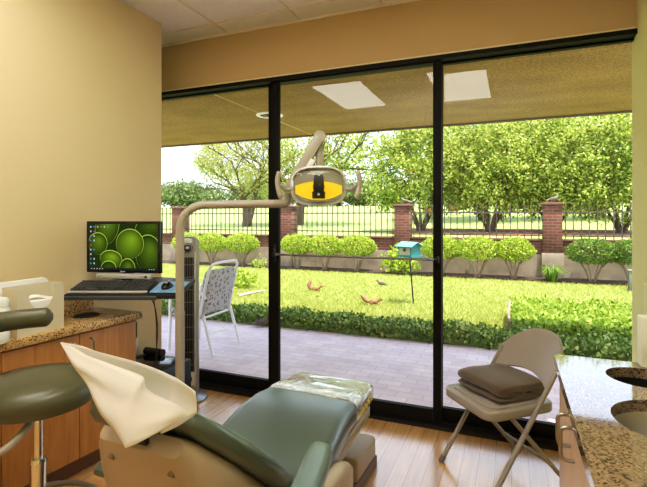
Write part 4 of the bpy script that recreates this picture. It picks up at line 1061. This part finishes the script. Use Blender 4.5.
# ---- bird house on a pole
bh = thing('birdhouse', 'teal wooden birdhouse with pale roof on a slim pole in the lawn', 'birdhouse', (-1.54, 7.38, -.06), R(62))
M['teal'] = plain('teal_paint', (.010, .15, .15), .5, noise=.1); M['tealroof'] = plain('teal_roof', (.10, .28, .26), .5, noise=.08)
zb = .80
pol = [(-.12, 0), (.12, 0), (.12, .15), (0, .205), (-.12, .15)]
Mxz = Matrix(((1, 0, 0, 0), (0, 0, 1, 0), (0, 1, 0, zb), (0, 0, 0, 1)))
bx_ = mb().prism(pol, -.13, .13, Mxz).build('house_body', M['teal'], bh, smooth=False)
mb().box((-.1215, 0, zb + .07), (.003, .22, .12)).box((.1215, 0, zb + .07), (.003, .22, .12)).box((-.123, 0, zb + .03), (.004, .22, .02)).box((-.123, 0, zb + .075), (.004, .22, .012)).build('front_boards', plain('olive_board', (.34, .36, .24), .7), bh, smooth=False)
mb().lathe([(0, 0), (.03, 0), (.03, .004), (0, .004)], (-.123, 0, zb + .095), 20, Matrix.Rotation(R(-90), 4, 'Y')).build('entry_hole', M['dark'], bh)
for s in (-1, 1): mb().box((s * .079, 0, zb + .182), (.18, .34, .014), (0, s * R(24.6), 0), bev=.002).build('roof_panel', M['tealroof'], bh)
mb().box((0, 0, zb - .01), (.28, .32, .02), bev=.002).build('floor_board', M['teal'], bh)
mb().tube([(.03, -.06, 0), (.015, -.03, .4), (0, 0, zb - .02)], .012, 10).build('pole', M['black'], bh)

# ---- stick, leaves, pedestal
tag(mb().tube(bez([(-4.47, 6.85, -.03), (-4.42, 7.1, -.02), (-4.40, 7.3, -.025), (-4.33, 7.55, -.03)], 5), [.03] * 8 + [.02] * 8, 8).build('fallen_branch', plain('stick', (.45, .33, .24), .9, noise=.3)), 'pale fallen branch lying on the lawn beyond the patio chair', 'branch')
for (x, y, a, lab) in ((-3.72, 7.42, 20, 'curled brown fallen leaf on the lawn, the left of two'), (-3.18, 7.38, -35, 'curled brown fallen leaf on the lawn, the right of two')):
    o = mb().faces([(-.06, 0, 0), (-.02, .03, .012), (.05, .02, .02), (.075, 0, .035), (.05, -.025, .03), (-.02, -.03, .015), (0, 0, -.0)], [(0, 6, 1), (1, 6, 2), (2, 6, 3), (3, 6, 4), (4, 6, 5), (5, 6, 0)]).build('fallen_leaf', plain('leaf_brown', (.42, .20, .09), .8))
    o.location = (x, y, -.045); o.rotation_euler = (0, 0, R(a)); tag(o, lab, 'leaf', 'fallen leaves')
pdz = thing('utility_pedestal', 'pale grey utility pedestal standing at the lawn edge by the right wall', 'utility box', (2.17, 10.4, -.06))
mb().box((0, 0, .19), (.17, .15, .38), bev=.01).build('cabinet_body', plain('ped_grey', (.15, .16, .13), .6), pdz)
mb().box((0, 0, .395), (.19, .17, .03), bev=.008).build('lid', plain('ped_lid', (.18, .19, .15), .6), pdz)

# ---- animals
def remeshed(name, parts, mat, vox, parent=None):
    g = mb()
    for p in parts:
        if p[0] == 's': g.sphere(p[1], p[2], p[3] if len(p) > 3 else (1, 1, 1), p[4] if len(p) > 4 else (0, 0, 0), 14)
        else: g.tube(bez(p[1], 5), [p[2][0] + (p[2][1] - p[2][0]) * i / (5 * (len(p[1]) - 1)) for i in range(5 * (len(p[1]) - 1) + 1)] if len(p[2]) == 2 else p[2], 10)
    o = g.build(name, mat, parent)
    r = o.modifiers.new('r', 'REMESH'); r.mode = 'VOXEL'; r.voxel_size = vox; r.use_smooth_shade = True
    s = o.modifiers.new('sm', 'SMOOTH'); s.iterations = 4; s.factor = .5
    return o
M['fur'] = plain('squirrel_fur', (.23, .12, .06), .9, noise=.25, nscale=40); M['furp'] = plain('squirrel_belly', (.75, .62, .48), .9)
def squirrel(loc, rz, label, tail):
    t = thing('squirrel', label, 'squirrel', loc, rz)          # faces local +x
    body = [('s', (-.03, 0, .055), .048, (1.15, .85, 1.0)), ('s', (.02, 0, .055), .038, (1.3, .85, .95)), ('t', [(.04, 0, .06), (.07, 0, .08), (.09, 0, .095)], (.028, .022)),
            ('s', (.105, 0, .102), .026, (1.2, .9, .95)), ('s', (.132, 0, .095), .012, (1.3, .9, .9)),
            ('s', (.09, .014, .128), .008, (.7, .6, 1.6)), ('s', (.09, -.014, .128), .008, (.7, .6, 1.6))]
    for s in (-1, 1):
        body += [('t', [(.045, s * .018, .045), (.055, s * .022, .022), (.065, s * .022, .008), (.08, s * .022, .006)], (.013, .006)),
                 ('s', (-.04, s * .026, .04), .028, (1.1, .6, 1)), ('t', [(-.03, s * .03, .03), (-.045, s * .032, .012), (-.02, s * .032, .006), (.0, s * .032, .006)], (.012, .007))]
    b = remeshed('body', body, M['fur'], .006, t)
    tl = remeshed('tail', [('t', tail, [.012] + [.022 + .018 * sin(pi * min(1, i / (5 * (len(tail) - 1)) * 1.1)) for i in range(1, 5 * (len(tail) - 1) + 1)])], M['furp'] if False else plain('tail_fur', (.27, .15, .085), .95), .007, t)
    remeshed('belly_patch', [('s', (.005, 0, .034), .026, (1.8, .8, .7))], M['furp'], .007, t)
    for s in (-1, 1): mb().sphere((.118, s * .021, .108), .0045, seg=8).build('eye', M['blackgloss'], t)
    return t
squirrel((-3.46, 7.98, -.055), R(15), 'reddish squirrel with its tail curled up, left on the lawn', [(-.07, 0, .05), (-.12, 0, .07), (-.135, 0, .14), (-.11, 0, .19), (-.125, 0, .23)])
squirrel((-2.05, 7.08, -.055), R(10), 'reddish squirrel crouching with tail slanting back, near the birdhouse shadow', [(-.07, 0, .05), (-.13, 0, .075), (-.18, 0, .13), (-.22, 0, .16)])
def bird(loc, rz, label, mat, sc=1.0):
    t = thing('dove', label, 'bird', loc, rz, 'doves in the garden'); t.scale = (sc,) * 3     # faces local +x
    remeshed('body', [('s', (0, 0, .065), .045, (1.5, .9, .95), (0, R(-15), 0)), ('t', [(.04, 0, .085), (.06, 0, .11), (.068, 0, .122)], (.030, .020)), ('s', (.072, 0, .128), .023, (1.1, .95, 1)), ('t', [(-.05, 0, .06), (-.10, 0, .045), (-.15, 0, .035)], (.028, .010))], mat, .006, t)
    mb().tube([(.092, 0, .127), (.112, 0, .122)], [.006, .0015], 8).build('beak', M['black'], t)
    for s in (-1, 1):
        mb().sphere((-.02, s * .036, .068), .04, (1.7, .28, .75), (0, R(-12), 0)).build('wing', plain('wing', (.12, .09, .075), .8), t)
        mb().tube([(.0, s * .015, .035), (.005, s * .015, .0), (.03, s * .015, .002)], .004, 6).build('leg', plain('bird_leg', (.45, .18, .14), .7), t)
        mb().sphere((.08, s * .02, .133), .004, seg=8).build('eye', M['blackgloss'], t)
    return t
dv = plain('dove_grey', (.17, .13, .11), .85, noise=.15, nscale=30)
bird((-2.49, 9.1, -.055), R(-150), 'small grey dove standing on the lawn left of the birdhouse', dv)
bird((-2.93, 5.02, PZ), R(20), 'small brown bird on the patio edge right of the patio chair', dv, .9)
bird((-2.58, FY, 1.715), R(170), 'grey dove perched on the brick pillar left of the slim mullion', dv, 1.2)
bird((.90, FY, 1.715), R(10), 'grey dove perched on the right brick pillar', dv, 1.2)

# ---- patio chair
M['whitemetal'] = plain('white_tube', (.80, .79, .80), .35)
m, nt, b = nmat('floral_fabric')
tc = nt.nodes.new('ShaderNodeTexCoord'); v = nt.nodes.new('ShaderNodeTexVoronoi'); v.inputs['Scale'].default_value = 24
nt.links.new(tc.outputs['Object'], v.inputs[0]); sp_ = nt.nodes.new('ShaderNodeSeparateColor'); nt.links.new(v.outputs['Color'], sp_.inputs[0])
rr = ramp(nt, [(0, (.14, .10, .15)), (.3, (.22, .20, .16)), (.6, (.12, .14, .09)), (1, (.27, .2, .22))]); nt.links.new(sp_.outputs[0], rr.inputs[0])
lt = nt.nodes.new('ShaderNodeMath'); lt.operation = 'LESS_THAN'; lt.inputs[1].default_value = .36; nt.links.new(v.outputs['Distance'], lt.inputs[0])
mx = nt.nodes.new('ShaderNodeMix'); mx.data_type = 'RGBA'; mx.inputs[6].default_value = (.43, .41, .39, 1)
nt.links.new(lt.outputs[0], mx.inputs[0]); nt.links.new(rr.outputs[0], mx.inputs[7]); nt.links.new(mx.outputs[2], b.inputs['Base Color']); b.inputs['Roughness'].default_value = .9
M['floral'] = m
pc_ = thing('patio_chair', 'white tubular patio chair with floral cushion on the brick patio', 'patio chair', (-3.03, 4.02, PZ), R(-90 + 2))
# local: front = -y
for s in (-1, 1):
    X = s * .26
    mb().tube(bez([(X, .26, 0), (X * .98, .20, .2), (X * .97, .14, .40)], 6), .017, 10).build('leg', M['whitemetal'], pc_)
    mb().tube(bez([(X, -.27, 0), (X, -.255, .3), (X, -.25, .58), (X, -.20, .63), (X, -.05, .64), (X * .98, .12, .625), (X * .97, .17, .56)], 6), .017, 10).build('leg', M['whitemetal'], pc_)
bp_ = [(-.27, .11, .36), (-.27, .15, .55), (-.265, .21, .80), (-.25, .232, .88), (-.20, .24, .915), (0, .242, .92), (.20, .24, .915), (.25, .232, .88), (.265, .21, .80), (.27, .15, .55), (.27, .11, .36)]
mb().tube(bez(bp_, 5), .014, 10).build('back_frame', M['whitemetal'], pc_)
mb().tube([(-.25, -.25, .38), (.25, -.25, .38), (.25, .12, .36), (-.25, .12, .36)], .012, 8, closed=True).build('seat_frame', M['whitemetal'], pc_)
mb().tube([(-.255, .20, .2), (.255, .20, .2)], .010, 8).build('brace', M['whitemetal'], pc_)
def slab(p0, p1, w, th_, nrm, name):
    p0, p1, nrm = Vector(p0), Vector(p1), Vector(nrm).normalized(); rg = []
    N_ = 10
    for i in range(N_ + 1):
        f = i / N_; e = 1 - .5 * abs(2 * f - 1) ** 8; c = p0.lerp(p1, f)
        rg.append([tuple(c + Vector((a * (1 - .06 * abs(2 * f - 1) ** 6), 0, 0)) + nrm * b2) for a, b2 in rrect(w, th_ * e, th_ * e * .45, 5)])
    return mb().loft(rg).build(name, M['floral'], pc_)
slab((0, .10, .40), (0, .19, .84), .50, .10, (0, -.98, .21), 'back_cushion')
slab((0, -.27, .42), (0, .10, .41), .46, .08, (0, 0, 1), 'seat_cushion')

# ------------------------------------------------------------------ lights, world, camera
W = bpy.data.worlds.new('sky'); S.world = W; W.use_nodes = True; nt = W.node_tree
bg = nt.nodes['Background']
sky = nt.nodes.new('ShaderNodeTexSky'); sky.sky_type = 'NISHITA'; sky.sun_disc = False; sky.sun_elevation = R(62); sky.sun_rotation = R(150); sky.air_density = 1.0; sky.dust_density = 2.5
mixw = nt.nodes.new('ShaderNodeMix'); mixw.data_type = 'RGBA'; mixw.inputs[0].default_value = .55; mixw.inputs[7].default_value = (3.4, 3.5, 3.9, 1)
nt.links.new(sky.outputs[0], mixw.inputs[6]); nt.links.new(mixw.outputs[2], bg.inputs[0]); bg.inputs[1].default_value = .74
def lamp(name, kind, loc, rot, energy, col=(1, 1, 1), **k):
    l = bpy.data.lights.new(name, kind); l.energy = energy; l.color = col
    for a, v in k.items(): setattr(l, a, v)
    o = bpy.data.objects.new(name, l); C.objects.link(o); o.location = loc; o.rotation_euler = rot; return o
sv = Vector((.25, -.16, 1)).normalized()
o = lamp('sun', 'SUN', (0, 0, 10), (0, 0, 0), 12, (1, .95, .84), angle=R(.6)); o.rotation_euler = sv.to_track_quat('Z', 'Y').to_euler()
lamp('room_fill', 'SPOT', (-.9, .0, 1.45), (R(-172), 0, 0), 205, (1, .96, .88), spot_size=R(135), spot_blend=.8, shadow_soft_size=.0)  # unseen spot added as room fill, thrown up at the ceiling

cam = bpy.data.cameras.new('camera'); co = bpy.data.objects.new('camera', cam); C.objects.link(co)
cam.sensor_width = 36; cam.sensor_fit = 'HORIZONTAL'; cam.lens = 454.6 / 647 * 36
cam.shift_y = (218 - 243.5) / 647
cam.clip_start = .05; cam.clip_end = 300
co.location = (0, 0, 1.35); co.rotation_euler = (R(90), 0, R(22.5))
S.camera = co
S.view_settings.view_transform = 'Standard'; S.view_settings.look = 'None'; S.view_settings.exposure = 0.0; S.view_settings.gamma = 1.0

vs = S.view_settings; vs.use_curve_mapping = True
cm = vs.curve_mapping; c3 = cm.curves[3]
for p_ in ((.04, .026), (.15, .125), (.45, .47)): c3.points.new(*p_)
cm.update()
